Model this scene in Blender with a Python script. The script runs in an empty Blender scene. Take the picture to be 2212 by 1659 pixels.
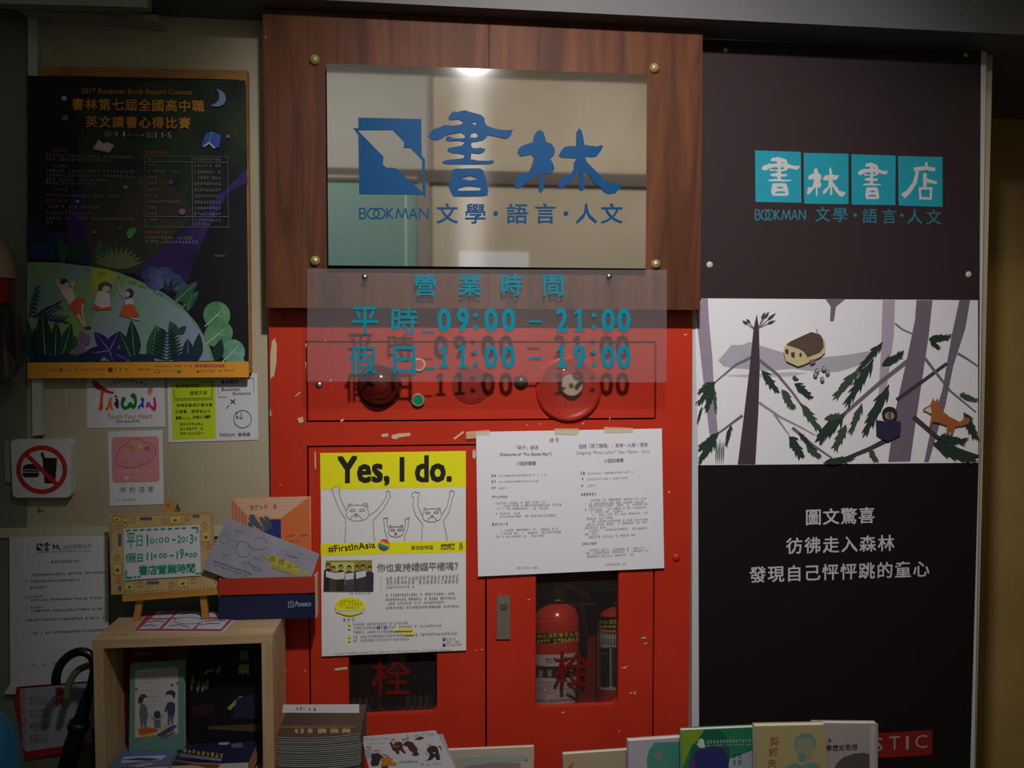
import bpy, math, random
from mathutils import Vector, Matrix
from mathutils.geometry import tessellate_polygon

S = bpy.context.scene
C = S.collection
rnd = random.Random(7)

# ------------------------------------------------------------------ camera, light, exposure
FW, FH, F = 2212, 1659, 1720.0
CAM = Vector((0.0, -1.72, 1.55))
YAW, PITCH = math.atan(165 / F), math.atan(69.5 / F)
ROT = Matrix.Rotation(-YAW, 3, 'Z') @ Matrix.Rotation(math.pi / 2 - PITCH, 3, 'X')
cam_d = bpy.data.cameras.new('camera')
cam_d.sensor_width = 36.0
cam_d.lens = 36.0 * F / FW
cam_d.clip_start = 0.02
cam = bpy.data.objects.new('camera', cam_d)
cam.location = CAM
cam.rotation_euler = ROT.to_euler()
C.objects.link(cam)
S.camera = cam

world = bpy.data.worlds.new('world')
world.use_nodes = True
world.node_tree.nodes['Background'].inputs[0].default_value = (0.75, 0.85, 1.0, 1)
world.node_tree.nodes['Background'].inputs[1].default_value = 0.030
S.world = world
S.view_settings.view_transform = 'Standard'
S.view_settings.look = 'None'
S.view_settings.exposure = 0.0
S.view_settings.gamma = 1.0
S.view_settings.use_curve_mapping = False
S.cycles.use_denoising = True
S.cycles.max_bounces = 8
S.cycles.transparent_max_bounces = 12
S.cycles.caustics_reflective = False
S.cycles.caustics_refractive = False


def spot(name, loc, aim, power, angle, blend, radius, color):
    d = bpy.data.lights.new(name, 'SPOT')
    d.energy, d.spot_size, d.spot_blend = power, math.radians(angle), blend
    d.shadow_soft_size, d.color = radius, color
    o = bpy.data.objects.new(name, d)
    o.location = loc
    o.rotation_euler = (Vector(aim) - Vector(loc)).to_track_quat('-Z', 'Y').to_euler()
    C.objects.link(o)
    return o


LAMP = Vector((0.14, -1.35, 2.64))
spot('downlight_beam', LAMP, (0.40, 0.0, 1.53), 194.0, 80.0, 1.0, 0.055, (1.0, 0.965, 0.965))
spot('added_opposite_wall_fill', (1.05, -0.80, 2.70), (0.55, -2.0, 2.15), 42.0, 110.0, 1.0, 0.05, (1.0, 0.95, 0.88))  # added fill without a fixture, brightens the opposite wall mirrored in the plaque
spot('added_opposite_wall_fill', (-0.75, -0.80, 2.70), (-0.15, -2.0, 2.15), 42.0, 110.0, 1.0, 0.05, (1.0, 0.97, 0.93))  # second half of the added fill pair, also without a fixture
spot('passage_lamp', (1.75, -0.6, 2.6), (1.55, 0.45, 1.75), 5.0, 70.0, 1.0, 0.05, (1.0, 0.78, 0.45))


# ------------------------------------------------------------------ helpers
def ray(px, py):
    return ROT @ Vector(((px - FW / 2) / F, -(py - FH / 2) / F, -1.0))


def hit(px, py, p0, n):
    d = ray(px, py)
    return CAM + d * ((p0 - CAM).dot(n) / d.dot(n))


NF = Vector((0, -1, 0))


def at(px, py, Y=0.0):
    return hit(px, py, Vector((0, Y, 0)), NF)


def lin(c):
    c = c / 255.0
    return c / 12.92 if c <= 0.04045 else ((c + 0.055) / 1.055) ** 2.4


def rgb(h):
    return tuple(lin(int(h[i:i + 2], 16)) for i in (1, 3, 5)) + (1.0,)


MATS = {}


def mat(col, rough=0.6, metal=0.0, alpha=1.0, emit=0.0, col2=None, scale=(8, 8, 8), spec=0.3, bump=0.0, aniso=0.0, coat=0.0, ramp=(0.35, 0.65), detail=4.0, twist=0.0):
    key = (col, rough, metal, alpha, emit, col2, scale, spec, bump, aniso, coat, ramp, twist)
    if key in MATS:
        return MATS[key]
    m = bpy.data.materials.new('m_' + col[1:])
    m.use_nodes = True
    nt = m.node_tree
    b = nt.nodes['Principled BSDF']
    b.inputs['Base Color'].default_value = rgb(col)
    b.inputs['Roughness'].default_value = rough
    b.inputs['Metallic'].default_value = metal
    b.inputs['Alpha'].default_value = alpha
    b.inputs['Specular IOR Level'].default_value = spec
    b.inputs['Anisotropic'].default_value = aniso
    b.inputs['Anisotropic Rotation'].default_value = 0.25
    b.inputs['Coat Weight'].default_value = coat
    if emit:
        b.inputs['Emission Color'].default_value = rgb(col)
        b.inputs['Emission Strength'].default_value = emit
    if col2 or bump:
        tc = nt.nodes.new('ShaderNodeTexCoord')
        mp = nt.nodes.new('ShaderNodeMapping')
        mp.inputs['Scale'].default_value = scale
        nz = nt.nodes.new('ShaderNodeTexNoise')
        nz.inputs['Scale'].default_value = 1.0
        nz.inputs['Detail'].default_value = detail
        nz.inputs['Distortion'].default_value = twist
        nt.links.new(tc.outputs['Object'], mp.inputs[0])
        nt.links.new(mp.outputs[0], nz.inputs['Vector'])
        if col2:
            cr = nt.nodes.new('ShaderNodeValToRGB')
            cr.color_ramp.elements[0].position, cr.color_ramp.elements[1].position = ramp
            cr.color_ramp.elements[0].color, cr.color_ramp.elements[1].color = rgb(col), rgb(col2)
            nt.links.new(nz.outputs['Fac'], cr.inputs[0])
            nt.links.new(cr.outputs[0], b.inputs['Base Color'])
        if bump:
            bp = nt.nodes.new('ShaderNodeBump')
            bp.inputs['Strength'].default_value = bump
            bp.inputs['Distance'].default_value = 0.002
            nt.links.new(nz.outputs['Fac'], bp.inputs['Height'])
            nt.links.new(bp.outputs[0], b.inputs['Normal'])
    MATS[key] = m
    return m


def acrylic(tint='#ffffff', haze=0.10, gloss=0.05):
    m = bpy.data.materials.new('clear_acrylic')
    m.use_nodes = True
    nt = m.node_tree
    nt.nodes.remove(nt.nodes['Principled BSDF'])
    out = nt.nodes['Material Output']
    tr = nt.nodes.new('ShaderNodeBsdfTransparent')
    tr.inputs[0].default_value = rgb(tint)
    df = nt.nodes.new('ShaderNodeBsdfDiffuse')
    df.inputs[0].default_value = (0.74, 0.70, 0.70, 1)
    gl = nt.nodes.new('ShaderNodeBsdfGlossy')
    gl.inputs['Roughness'].default_value = 0.03
    a = nt.nodes.new('ShaderNodeMixShader')
    a.inputs[0].default_value = haze
    b = nt.nodes.new('ShaderNodeMixShader')
    b.inputs[0].default_value = gloss
    nt.links.new(tr.outputs[0], a.inputs[1])
    nt.links.new(df.outputs[0], a.inputs[2])
    nt.links.new(a.outputs[0], b.inputs[1])
    nt.links.new(gl.outputs[0], b.inputs[2])
    nt.links.new(b.outputs[0], out.inputs[0])
    return m


def M(x):
    return mat(x) if isinstance(x, str) else x


def thing(name, loc, label, cat, group=None):
    o = bpy.data.objects.new(name, None)
    o.empty_display_size = 0.05
    o.location = loc
    C.objects.link(o)
    return tag(o, label, cat, group)


def tag(o, label, cat, group=None):
    o['label'], o['category'] = label, cat
    if group:
        o['group'] = group
    return o


def origin_of(o):
    p = Vector((0, 0, 0))
    while o is not None:
        p = p + o.location
        o = o.parent
    return p


class MB:
    """collects faces in world space and links them as one mesh object"""

    def __init__(s):
        s.v, s.f, s.mi, s.mats, s.sm = [], [], [], [], []

    def slot(s, m):
        m = M(m)
        if m not in s.mats:
            s.mats.append(m)
        return s.mats.index(m)

    def add(s, vs, fs, m, smooth=False):
        b = len(s.v)
        i = s.slot(m)
        s.v += [Vector(p) for p in vs]
        for f in fs:
            s.f.append([b + k for k in f])
            s.mi.append(i)
            s.sm.append(smooth)
        return s

    def box(s, x0, x1, y0, y1, z0, z1, m):
        return s.prism([(x0, y0, z0), (x1, y0, z0), (x1, y0, z1), (x0, y0, z1)], (0, y1 - y0, 0), m)

    def prism(s, pts, vec, m, side=None):
        """front face pts (as seen from the front) pushed back along vec"""
        vec = Vector(vec)
        n = len(pts)
        p = [Vector(q) for q in pts]
        vs = p + [q + vec for q in p]
        fr = [list(t) for t in tessellate_polygon([p])] if n > 4 else [list(range(n))]
        s.add(vs, fr, m)
        s.add(vs, [[n + k for k in reversed(t)] for t in fr] + [[k, n + k, n + (k + 1) % n, (k + 1) % n] for k in range(n)], side or m)
        return s

    def qbox(s, q, Y0, Y1, m, side=None):
        """pixel quad on the plane Y0, with straight sides back to Y1"""
        return s.prism([at(x, y, Y0) for x, y in q], (0, Y1 - Y0, 0), m, side)

    def lathe(s, prof, o, ax, m, n=32, smooth=True, half=None):
        """prof: (radius, distance along the axis)"""
        o, ax = Vector(o), Vector(ax).normalized()
        u = ax.orthogonal().normalized()
        w = ax.cross(u)
        vs, fs = [], []
        for r, h in prof:
            for k in range(n):
                a = 2 * math.pi * k / n
                vs.append(o + ax * h + (u * math.cos(a) + w * math.sin(a)) * r)
        for j in range(len(prof) - 1):
            for k in range(n):
                k2 = (k + 1) % n
                fs.append([j * n + k, j * n + k2, (j + 1) * n + k2, (j + 1) * n + k])
        s.add(vs, fs, m, smooth)
        return s

    def dome(s, c, ax, r, h, m, n=28, rings=7):
        pr = [(r * math.cos(t), h * math.sin(t)) for t in [math.pi / 2 * k / rings for k in range(rings)]] + [(r * 0.001, h)]
        return s.lathe(pr, c, ax, m, n)

    def disc(s, c, ax, r, h, m, n=28, bevel=0.15):
        return s.lathe([(r, 0), (r, h * (1 - bevel)), (r * (1 - bevel * 0.5), h), (r * 0.001, h)], c, ax, m, n, False)

    def tube(s, pts, rad, m, n=12, smooth=True):
        pts = [Vector(p) for p in pts]
        rads = rad if isinstance(rad, (list, tuple)) else [rad] * len(pts)
        vs, fs = [], []
        t0 = (pts[1] - pts[0]).normalized()
        u = t0.orthogonal().normalized()
        for i, p in enumerate(pts):
            t = (pts[min(i + 1, len(pts) - 1)] - pts[max(i - 1, 0)]).normalized()
            u = (u - t * u.dot(t)).normalized()
            w = t.cross(u)
            for k in range(n):
                a = 2 * math.pi * k / n
                vs.append(p + (u * math.cos(a) + w * math.sin(a)) * rads[i])
        for i in range(len(pts) - 1):
            for k in range(n):
                k2 = (k + 1) % n
                fs.append([i * n + k, i * n + k2, (i + 1) * n + k2, (i + 1) * n + k])
        fs.append(list(reversed(range(n))))
        fs.append([(len(pts) - 1) * n + k for k in range(n)])
        s.add(vs, fs, m, smooth)
        return s

    def build(s, name, parent=None, bevel=0.0, kind=None, label=None):
        if parent is None:
            lo = Vector([min(p[i] for p in s.v) for i in range(3)])
            hi = Vector([max(p[i] for p in s.v) for i in range(3)])
            o0 = (lo + hi) / 2
            loc = o0
        else:
            o0 = origin_of(parent)
            loc = Vector((0, 0, 0))
        me = bpy.data.meshes.new(name)
        me.from_pydata([p - o0 for p in s.v], [], s.f)
        for m in s.mats:
            me.materials.append(m)
        me.polygons.foreach_set('material_index', s.mi)
        me.polygons.foreach_set('use_smooth', s.sm)
        me.update()
        o = bpy.data.objects.new(name, me)
        o.location = loc
        o.parent = parent
        C.objects.link(o)
        if bevel:
            bv = o.modifiers.new('bevel', 'BEVEL')
            bv.width, bv.segments, bv.limit_method = bevel, 2, 'ANGLE'
        if kind:
            o['kind'] = kind
        if label:
            o['label'] = label
        return o


TXT = {}


def glyphs(body, bold=0.0, res=2):
    k = (body, 0.0, res)
    if k not in TXT:
        cu = bpy.data.curves.new('t', 'FONT')
        cu.body, cu.size, cu.resolution_u = body, 1.0, res
        o = bpy.data.objects.new('t', cu)
        C.objects.link(o)
        me = bpy.data.meshes.new_from_object(o.evaluated_get(bpy.context.evaluated_depsgraph_get()))
        vs = [(v.co.x, v.co.y) for v in me.vertices]
        fs = [list(p.vertices) for p in me.polygons]
        bpy.data.objects.remove(o)
        bpy.data.curves.remove(cu)
        bpy.data.meshes.remove(me)
        TXT[k] = (vs, fs)
    return TXT[k]


class Art:
    """print laid on a real plane (point p0, normal n): coordinates are read off the photograph"""

    def __init__(s, parent, p0, n=NF, k0=0.0003, step=0.000015):
        s.parent, s.p0, s.n = parent, Vector(p0), Vector(n).normalized()
        s.k, s.step, s.mb = k0, step, None
        s.fr(0, 0, 1)
        s.raise_ = 0.0

    def fr(s, ox, oy, z):
        s.ox, s.oy, s.z = ox, oy, z
        return s

    def part(s, name, label=None):
        s.done()
        s.mb, s.name, s.lab = MB(), name, label
        return s

    def done(s):
        if s.mb and s.mb.v:
            s.mb.build(s.name, s.parent, label=s.lab)
        s.mb = None

    def P(s, x, y, k=None):
        return hit(s.ox + x / s.z, s.oy + y / s.z, s.p0 + s.n * (s.k if k is None else k), s.n)

    def faces(s, vs, fs, m):
        s.k += s.step
        if s.raise_:
            top = s.k + s.raise_
            s.mb.add([s.P(x, y, top) for x, y in vs], fs, m)
            cnt = {}
            for f in fs:
                for i in range(len(f)):
                    e = (f[i], f[(i + 1) % len(f)])
                    cnt[e] = 1
            side = [e for e in cnt if (e[1], e[0]) not in cnt]
            n = len(vs)
            s.mb.add([s.P(x, y, top) for x, y in vs] + [s.P(x, y, s.k) for x, y in vs], [[a, n + a, n + b, b] for a, b in side], m)
        else:
            s.mb.add([s.P(x, y) for x, y in vs], fs, m)
        return s

    def poly(s, m, pts, *holes):
        loops = [list(pts)] + [list(h) for h in holes]
        vs = [p for l in loops for p in l]
        if len(pts) <= 4 and not holes:
            return s.faces(vs, [list(range(len(vs)))], m)
        return s.faces(vs, [list(t) for t in tessellate_polygon([[Vector((p[0], p[1], 0)) for p in l] for l in loops])], m)

    def quad(s, m, x0, y0, x1, y1, sl=0.0):
        d = sl * (x1 - x0)
        return s.poly(m, [(x0, y0), (x1, y0 + d), (x1, y1 + d), (x0, y1)])

    def stroke(s, m, pts, w, w1=None, closed=False):
        pts = [Vector((p[0], p[1])) for p in pts]
        if closed:
            pts = pts + [pts[0]]
        n = len(pts)
        if not closed and n > 2:                           # sharp corners are drawn as separate straight pieces
            for i in range(1, n - 1):
                u, v = pts[i] - pts[i - 1], pts[i + 1] - pts[i]
                if u.length > 1e-6 and v.length > 1e-6 and u.normalized().dot(v.normalized()) < 0.35:
                    wm = w if w1 is None else w + (w1 - w) * i / (n - 1)
                    s.stroke(m, pts[:i + 1], w, None if w1 is None else wm)
                    return s.stroke(m, pts[i:], wm, w1)
        vs, fs = [], []
        for i in range(n):
            a, b = pts[max(i - 1, 0)], pts[min(i + 1, n - 1)]
            if closed and i in (0, n - 1):
                a, b = pts[n - 2], pts[1]
            t = b - a
            t = t.normalized() if t.length > 1e-6 else Vector((1, 0))
            ww = w if w1 is None else w + (w1 - w) * i / (n - 1)
            nn = Vector((-t.y, t.x)) * ww / 2
            vs += [tuple(pts[i] + nn), tuple(pts[i] - nn)]
            if i:
                fs.append([2 * i - 2, 2 * i - 1, 2 * i + 1, 2 * i])
        return s.faces(vs, fs, m)

    def ell(s, m, cx, cy, rx, ry=None, rot=0.0, n=20):
        ry = rx if ry is None else ry
        c, si = math.cos(math.radians(rot)), math.sin(math.radians(rot))
        return s.faces([(cx + rx * math.cos(a) * c - ry * math.sin(a) * si, cy + rx * math.cos(a) * si + ry * math.sin(a) * c) for a in [2 * math.pi * k / n for k in range(n)]], [list(range(n))], m)

    def ring(s, m, cx, cy, rx, ry, w, n=28):
        return s.stroke(m, [(cx + rx * math.cos(2 * math.pi * k / n), cy + ry * math.sin(2 * math.pi * k / n)) for k in range(n)], w, closed=True)

    def text(s, m, body, x0, y0, x1, y1, sl=0.0, bold=0.0, shear=0.0, res=2):
        """fits the lettering's own outline to the box"""
        vs, fs = glyphs(body, bold, res)
        if not vs:
            return s
        s.own(len(body) > 3)
        a, b = min(v[0] for v in vs), max(v[0] for v in vs)
        c, d = min(v[1] for v in vs), max(v[1] for v in vs)
        out = []
        for u, v in vs:
            t, r = (u - a) / (b - a), (v - c) / (d - c)
            x = x0 + (x1 - x0) * t + shear * r * (y1 - y0)
            out.append((x, y1 - (y1 - y0) * r + sl * (x - x0)))
        return s.heavy(out, fs, m, bold * (y1 - y0) / max(d - c, .3))

    def own(s, whole):
        """each line of lettering is a part of its own"""
        if whole and s.name.endswith('lettering') and s.mb.v:
            s.part(s.name, s.lab)

    def heavy(s, vs, fs, m, b):
        """heavier strokes: the same outline laid over itself a little to each side"""
        for dx, dy in ((0, 0), (1, 1), (-1, 1), (-1, -1), (1, -1)) if b > 0 else ((0, 0),):
            s.faces([(x + dx * b * .75, y + dy * b * .75) for x, y in vs], fs, m)
        return s

    def cjk(s, m, body, x0, y0, x1, y1, size, bold=0.0, wide=1.0, res=2, sl=None):
        """characters centred at even steps from (x0,y0) to (x1,y1)"""
        n = len(body)
        s.own(n > 1)
        V, G = [], []
        if sl is None:
            sl = (y1 - y0) / (x1 - x0) if n > 1 and abs(x1 - x0) > 1e-6 and abs(y1 - y0) < abs(x1 - x0) else 0.0
        for i, ch in enumerate(body):
            t = i / (n - 1) if n > 1 else 0
            cx, cy = x0 + (x1 - x0) * t, y0 + (y1 - y0) * t
            vs, fs = glyphs(ch, bold, res)
            if vs:
                hw = 0.5 if ord(ch) > 0x2000 else (max(v[0] for v in vs) + min(v[0] for v in vs)) / 2
                b0 = len(V)
                V += [(cx + (u - hw) * size * wide, cy - (v - 0.38) * size + sl * (u - hw) * size) for u, v in vs]
                G += [[b0 + i for i in f] for f in fs]
        return s.heavy(V, G, m, bold * size) if V else s

    def micro(s, m, x0, y0, x1, y1, h, gap=0.08):
        """a line of print too small to read: little stroke clusters"""
        L = math.hypot(x1 - x0, y1 - y0)
        n = max(1, int(L / h))
        vs, fs = [], []

        def q(a, b, c, d):
            i = len(vs)
            vs.extend([(a, b), (c, b), (c, d), (a, d)])
            fs.append([i, i + 1, i + 2, i + 3])
        for i in range(n):
            if rnd.random() < gap:
                continue
            cx, cy = x0 + (x1 - x0) * (i + 0.5) / n, y0 + (y1 - y0) * (i + 0.5) / n
            g = h * 0.42
            for t in (-1, -0.35, 0.3, 0.95):
                if rnd.random() < 0.8:
                    e = g * rnd.uniform(0.5, 1)
                    q(cx - e, cy + t * g - h * .055, cx + e, cy + t * g + h * .055)
            for t in (-0.5, 0.1, 0.6):
                if rnd.random() < 0.6:
                    e = g * rnd.uniform(0.4, 1)
                    q(cx + t * g - h * .05, cy - e, cx + t * g + h * .05, cy + e)
        return s.faces(vs, fs, m) if fs else s

    def leaf(s, m, x0, y0, x1, y1, w, rib=None):
        a, b = Vector((x0, y0)), Vector((x1, y1))
        t = (b - a)
        nn = Vector((-t.y, t.x)).normalized() * w / 2
        ks = [(0, .12), (.15, .6), (.35, 1), (.6, .85), (.82, .45), (1, 0)]
        L = [a + t * k + nn * f for k, f in ks] + [a + t * k - nn * f for k, f in reversed(ks[:-1])]
        s.poly(m, [tuple(p) for p in L])
        if rib:
            s.stroke(rib, [(x0, y0), tuple(a + t * .92)], w * .07, w * .02)
        return s

    def tuft(s, m, x0, y0, x1, y1, w, n=9):
        """a ragged conifer spray hanging along a line"""
        a, b = Vector((x0, y0)), Vector((x1, y1))
        t = b - a
        nn = Vector((-t.y, t.x)).normalized()
        s.leaf(m, x0, y0, x1, y1, w * .62)
        for i in range(n):
            k = (i + .4) / n
            p = a + t * k * .8
            side = 1 if i % 2 else -1
            e = p + t * rnd.uniform(.2, .34) + nn * side * w * rnd.uniform(.3, .6) * (1 - .4 * k)
            s.leaf(m, p.x, p.y, e.x, e.y, w * rnd.uniform(.16, .26))
        return s


def sheet(name, q, Y, m, label, cat, group=None, thick=0.0004):
    """a paper on the wall: its own mesh is the sheet, prints become children"""
    t = thing(name, at(*q[3], Y), label, cat, group)
    MB().qbox(q, Y, Y + thick, m).build('sheet', t)
    return t, Art(t, (0, Y, 0))


def struct(name, mb, bevel=0.0):
    o = mb.build(name, bevel=bevel)
    o['kind'] = 'structure'
    return o

# ------------------------------------------------------------------ materials
CREAM = mat('#b0a68e', 0.55, col2='#9c9278', scale=(5, 5, 3), ramp=(0.3, 0.75), spec=0.25)
GREYGREEN = mat('#7f8273', 0.6, col2='#6d7062', scale=(3, 3, 2))
SOFFIT = mat('#676666', 0.6, col2='#616060', scale=(4, 4, 4))
RED = mat('#bb331f', 0.36, col2='#b32e1b', scale=(6, 6, 6), spec=0.3)
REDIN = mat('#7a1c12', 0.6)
WOOD = mat('#673c24', 0.55, col2='#452718', scale=(30, 10, 2.4), ramp=(0.34, 0.66), spec=0.15, detail=10, twist=0.9)
PALEPLY = mat('#c2a680', 0.5, col2='#ad9069', scale=(6, 40, 60), ramp=(0.3, 0.7))
PALEPLYV = mat('#bea27b', 0.5, col2='#a98c66', scale=(40, 40, 4), ramp=(0.3, 0.7))
EASEL = mat('#b8873f', 0.5, col2='#9c6c2c', scale=(6, 30, 60), ramp=(0.3, 0.7))


def brushed_steel():
    """a mirror with fine horizontal brushing that smears lights upright"""
    m = bpy.data.materials.new('brushed_steel')
    m.use_nodes = True
    nt = m.node_tree
    b = nt.nodes['Principled BSDF']
    b.inputs['Base Color'].default_value = rgb('#dedcd8')
    b.inputs['Metallic'].default_value = 1.0
    b.inputs['Roughness'].default_value = 0.035
    g = nt.nodes.new('ShaderNodeBsdfAnisotropic')
    g.inputs['Color'].default_value = rgb('#dedcd8')
    g.inputs['Roughness'].default_value = 0.30
    g.inputs['Anisotropy'].default_value = 0.85
    g.inputs['Rotation'].default_value = 0.0
    mx = nt.nodes.new('ShaderNodeMixShader')
    mx.inputs[0].default_value = 0.014
    nt.links.new(b.outputs[0], mx.inputs[1])
    nt.links.new(g.outputs[0], mx.inputs[2])
    nt.links.new(mx.outputs[0], nt.nodes['Material Output'].inputs[0])
    return m


STEEL = brushed_steel()
STEELEDGE = mat('#c9b98f', 0.25, metal=1.0)
BRASS = mat('#b3a76c', 0.35, metal=0.5, spec=0.5)
GREYMETAL = mat('#8f8a7c', 0.45, metal=0.6)
SILVER = mat('#c8c6c2', 0.3, metal=1.0)
BLUE = mat('#03406c', 0.5, spec=0.1)
TEAL = mat('#067c90', 0.5, spec=0.15)
PAPER = mat('#dcdade', 0.7, spec=0.2)
PAPER2 = mat('#c9c9cc', 0.7, spec=0.2)
INK = mat('#3c3c42', 0.7)
INK2 = mat('#77757d', 0.7)
INK3 = mat('#a09ea6', 0.7)
CHIP = mat('#c3b191', 0.7)
DARKGAP = mat('#1c0705', 0.8)

# ------------------------------------------------------------------ the passage
xa, xb = at(-700, 800).x, at(2128, 800).x
m = MB()
m.box(-3.0, at(583, 800, 0).x + 0.004, 0.0, 0.08, 0.0, 2.75, CREAM)
struct('wall_left', m)
m = MB()
m.box(at(1497, 800, 0).x - 0.004, xb, 0.0, 0.08, 0.0, 2.75, CREAM)
struct('wall_front', m)
m = MB()                                                   # masonry over and under the cabinet niche
m.box(at(583, 800, 0).x + 0.004, at(1497, 800, 0).x - 0.004, 0.0, 0.08, 1.70, 2.75, CREAM)
struct('wall_above', m)
OCHRE = mat('#a88b52', 0.7, col2='#9c8049', scale=(3, 3, 3))
m = MB()
m.box(xb, 3.2, 0.45, 0.53, 0.0, 2.75, OCHRE)
m.box(xb - 0.08, xb, 0.08, 0.53, 0.0, 2.75, OCHRE)
struct('wall_recess', m)
m = MB()
m.box(-3.0, 3.2, -3.4, 0.53, -0.06, 0.0, mat('#8d877c', 0.4, col2='#7c766c', scale=(4, 4, 4)))
struct('floor', m)
m = MB()
m.box(-3.0, 3.2, -3.4, 0.53, 2.75, 2.83, mat('#bdbab3', 0.7))
struct('ceiling', m)
# beam under the ceiling: its lower edge runs slightly down to the far end
YS = -0.115
sa, sb = at(700, 0, YS), at(2212, 75, YS)
sl = (sb.z - sa.z) / (sb.x - sa.x)
zl, zr = sa.z + sl * (-3.0 - sa.x), sa.z + sl * (3.2 - sa.x)
m = MB()
m.prism([(-3.0, YS, zl), (xb, YS, sa.z + sl * (xb - sa.x)), (xb, YS, 2.75), (-3.0, YS, 2.75)], (0, -YS, 0), SOFFIT)
m.prism([(xb, YS, sa.z + sl * (xb - sa.x)), (3.2, YS, zr), (3.2, YS, 2.75), (xb, YS, 2.75)], (0, 0.45 - YS, 0), SOFFIT)
struct('trim_1', m)
# boxed duct with a flange, top left
m = MB()
DUCT = mat('#8f8d84', 0.6)
m.qbox([(-260, 0), (318, 16), (318, -60), (-260, -70)], -0.14, YS - 0.001, DUCT)
m.qbox([(40, 22), (341, 46), (341, 32), (40, 8)], -0.050, 0.0, mat('#a9a396', 0.6))
struct('trim_2', m)
# pale rail along the wall, green grey below it
m = MB()
m.qbox([(-300, 1143), (583, 1138), (583, 1158), (-300, 1164)], -0.008, 0.0, mat('#b3b192', 0.6))
struct('trim_3', m)
m = MB()
m.qbox([(-300, 1164), (583, 1158), (583, 1900), (-300, 1900)], -0.002, 0.0, GREYGREEN)
struct('baseboard_left', m)
m = MB()
m.qbox([(-300, -40), (57, -40), (57, 1143), (-300, 1143)], -0.003, 0.0, mat('#75766c', 0.6))
struct('trim_4', m)
# opposite wall, seen only as a reflection in the steel plaque
K = (1.66 + 1.94) / F


def opp(px, py):
    return (px - 941) * K, 1.55 + (760 - py) * K


m = MB()
m.box(-3.0, 3.2, -2.08, -2.0, 0.0, 2.75, mat('#b9ae9b', 0.6, col2='#aea28d', scale=(3, 3, 3)))
struct('wall_back', m)
m = MB()
X0, Z0 = opp(905, 408)
m.box(-1.1, X0, -2.0, -1.985, 0.0, Z0, mat('#74968f', 0.5))
m.box(X0 - 0.055, X0 - 0.047, -1.985, -1.980, 0.0, Z0, mat('#b9d8c8', 0.4))
struct('door_1', m)
m = MB()
m.box(-1.1, 1.1, -2.0, -1.97, Z0, Z0 + 0.055, mat('#5d554e', 0.6))
m.box(-1.1, X0, -1.97, -1.965, Z0 + 0.012, Z0 + 0.022, mat('#a09684', 0.4))
m.box(X0, X0 + 0.05, -2.0, -1.975, 0.0, Z0, mat('#8a827e', 0.6))
struct('trim_5', m)
m = MB()
m.box(-3.0, X0 + 0.05, -2.0, -1.99, Z0 + 0.055, 2.75, mat('#a9a8a2', 0.6))
m.box(X0 + 0.045, X0 + 0.060, -1.99, -1.985, Z0 + 0.055, 2.75, mat('#8d8b88', 0.6))
struct('trim_6', m)
m = MB()
a, b = opp(990, 548), opp(1140, 548)
m.box(a[0], b[0], -2.0, -1.997, a[1] - 0.4, a[1], PAPER)
tag(m.build('paper_notice'), 'white notice on the opposite wall, mirrored along the foot of the steel plaque', 'notice')
# the lamp: a short round can under the ceiling
t = thing('ceiling_lamp', (LAMP.x, LAMP.y, 2.75), 'round ceiling downlight mirrored as a white spot at the top of the steel plaque', 'lamp')
MB().lathe([(0.001, 0), (0.07, 0), (0.07, -0.108), (0.055, -0.108), (0.05, -0.098)], (LAMP.x, LAMP.y, 2.75), (0, 0, 1), mat('#d8d6d0', 0.5), 32).build('housing', t)
MB().disc((LAMP.x, LAMP.y, 2.652), (0, 0, -1), 0.048, 0.004, mat('#fff6ea', 0.5, emit=2.5)).build('lens', t)

# ------------------------------------------------------------------ red fire cabinet
YC = -0.02
t = thing('fire_cabinet', at(1040, 1700, YC), 'scuffed red steel fire hose cabinet under the wooden board', 'fire cabinet')
CX0, CX1 = at(583, 900, YC).x, at(1494, 900, YC).x
gx0, gx1 = at(662, 900, YC).x, at(1417, 900, YC).x


def zc(py, Y=YC):
    return at(1040, py, Y).z


ztop, zp0, zp1, zd, zbot = zc(655), zc(737), zc(909), zc(959), 0.62
m = MB()
m.box(CX0, gx0, YC, 0.16, zbot, ztop, RED)
m.box(gx1, CX1, YC, 0.16, zbot, ztop, RED)
m.box(gx0, gx1, YC, 0.16, zp0, ztop, RED)
m.box(gx0, gx1, YC, 0.16, zd, zp1, RED)
m.box(gx0, gx1, YC, 0.16, zbot - 0.02, zbot, RED)
m.build('frame', t, 0.0015)
m = MB()
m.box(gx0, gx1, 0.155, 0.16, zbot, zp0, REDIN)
m.box(gx0, gx1, 0.005, 0.01, zp1, zp0, DARKGAP)
m.build('back_panel', t)
# control panel
e = 0.0035
pn = MB().box(gx0 + e, gx1 - e, YC + 0.001, 0.004, zp1 + e, zp0 - e, RED).build('control_panel', t, 0.002)
cxm = at(1050, 1400, YC).x


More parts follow.
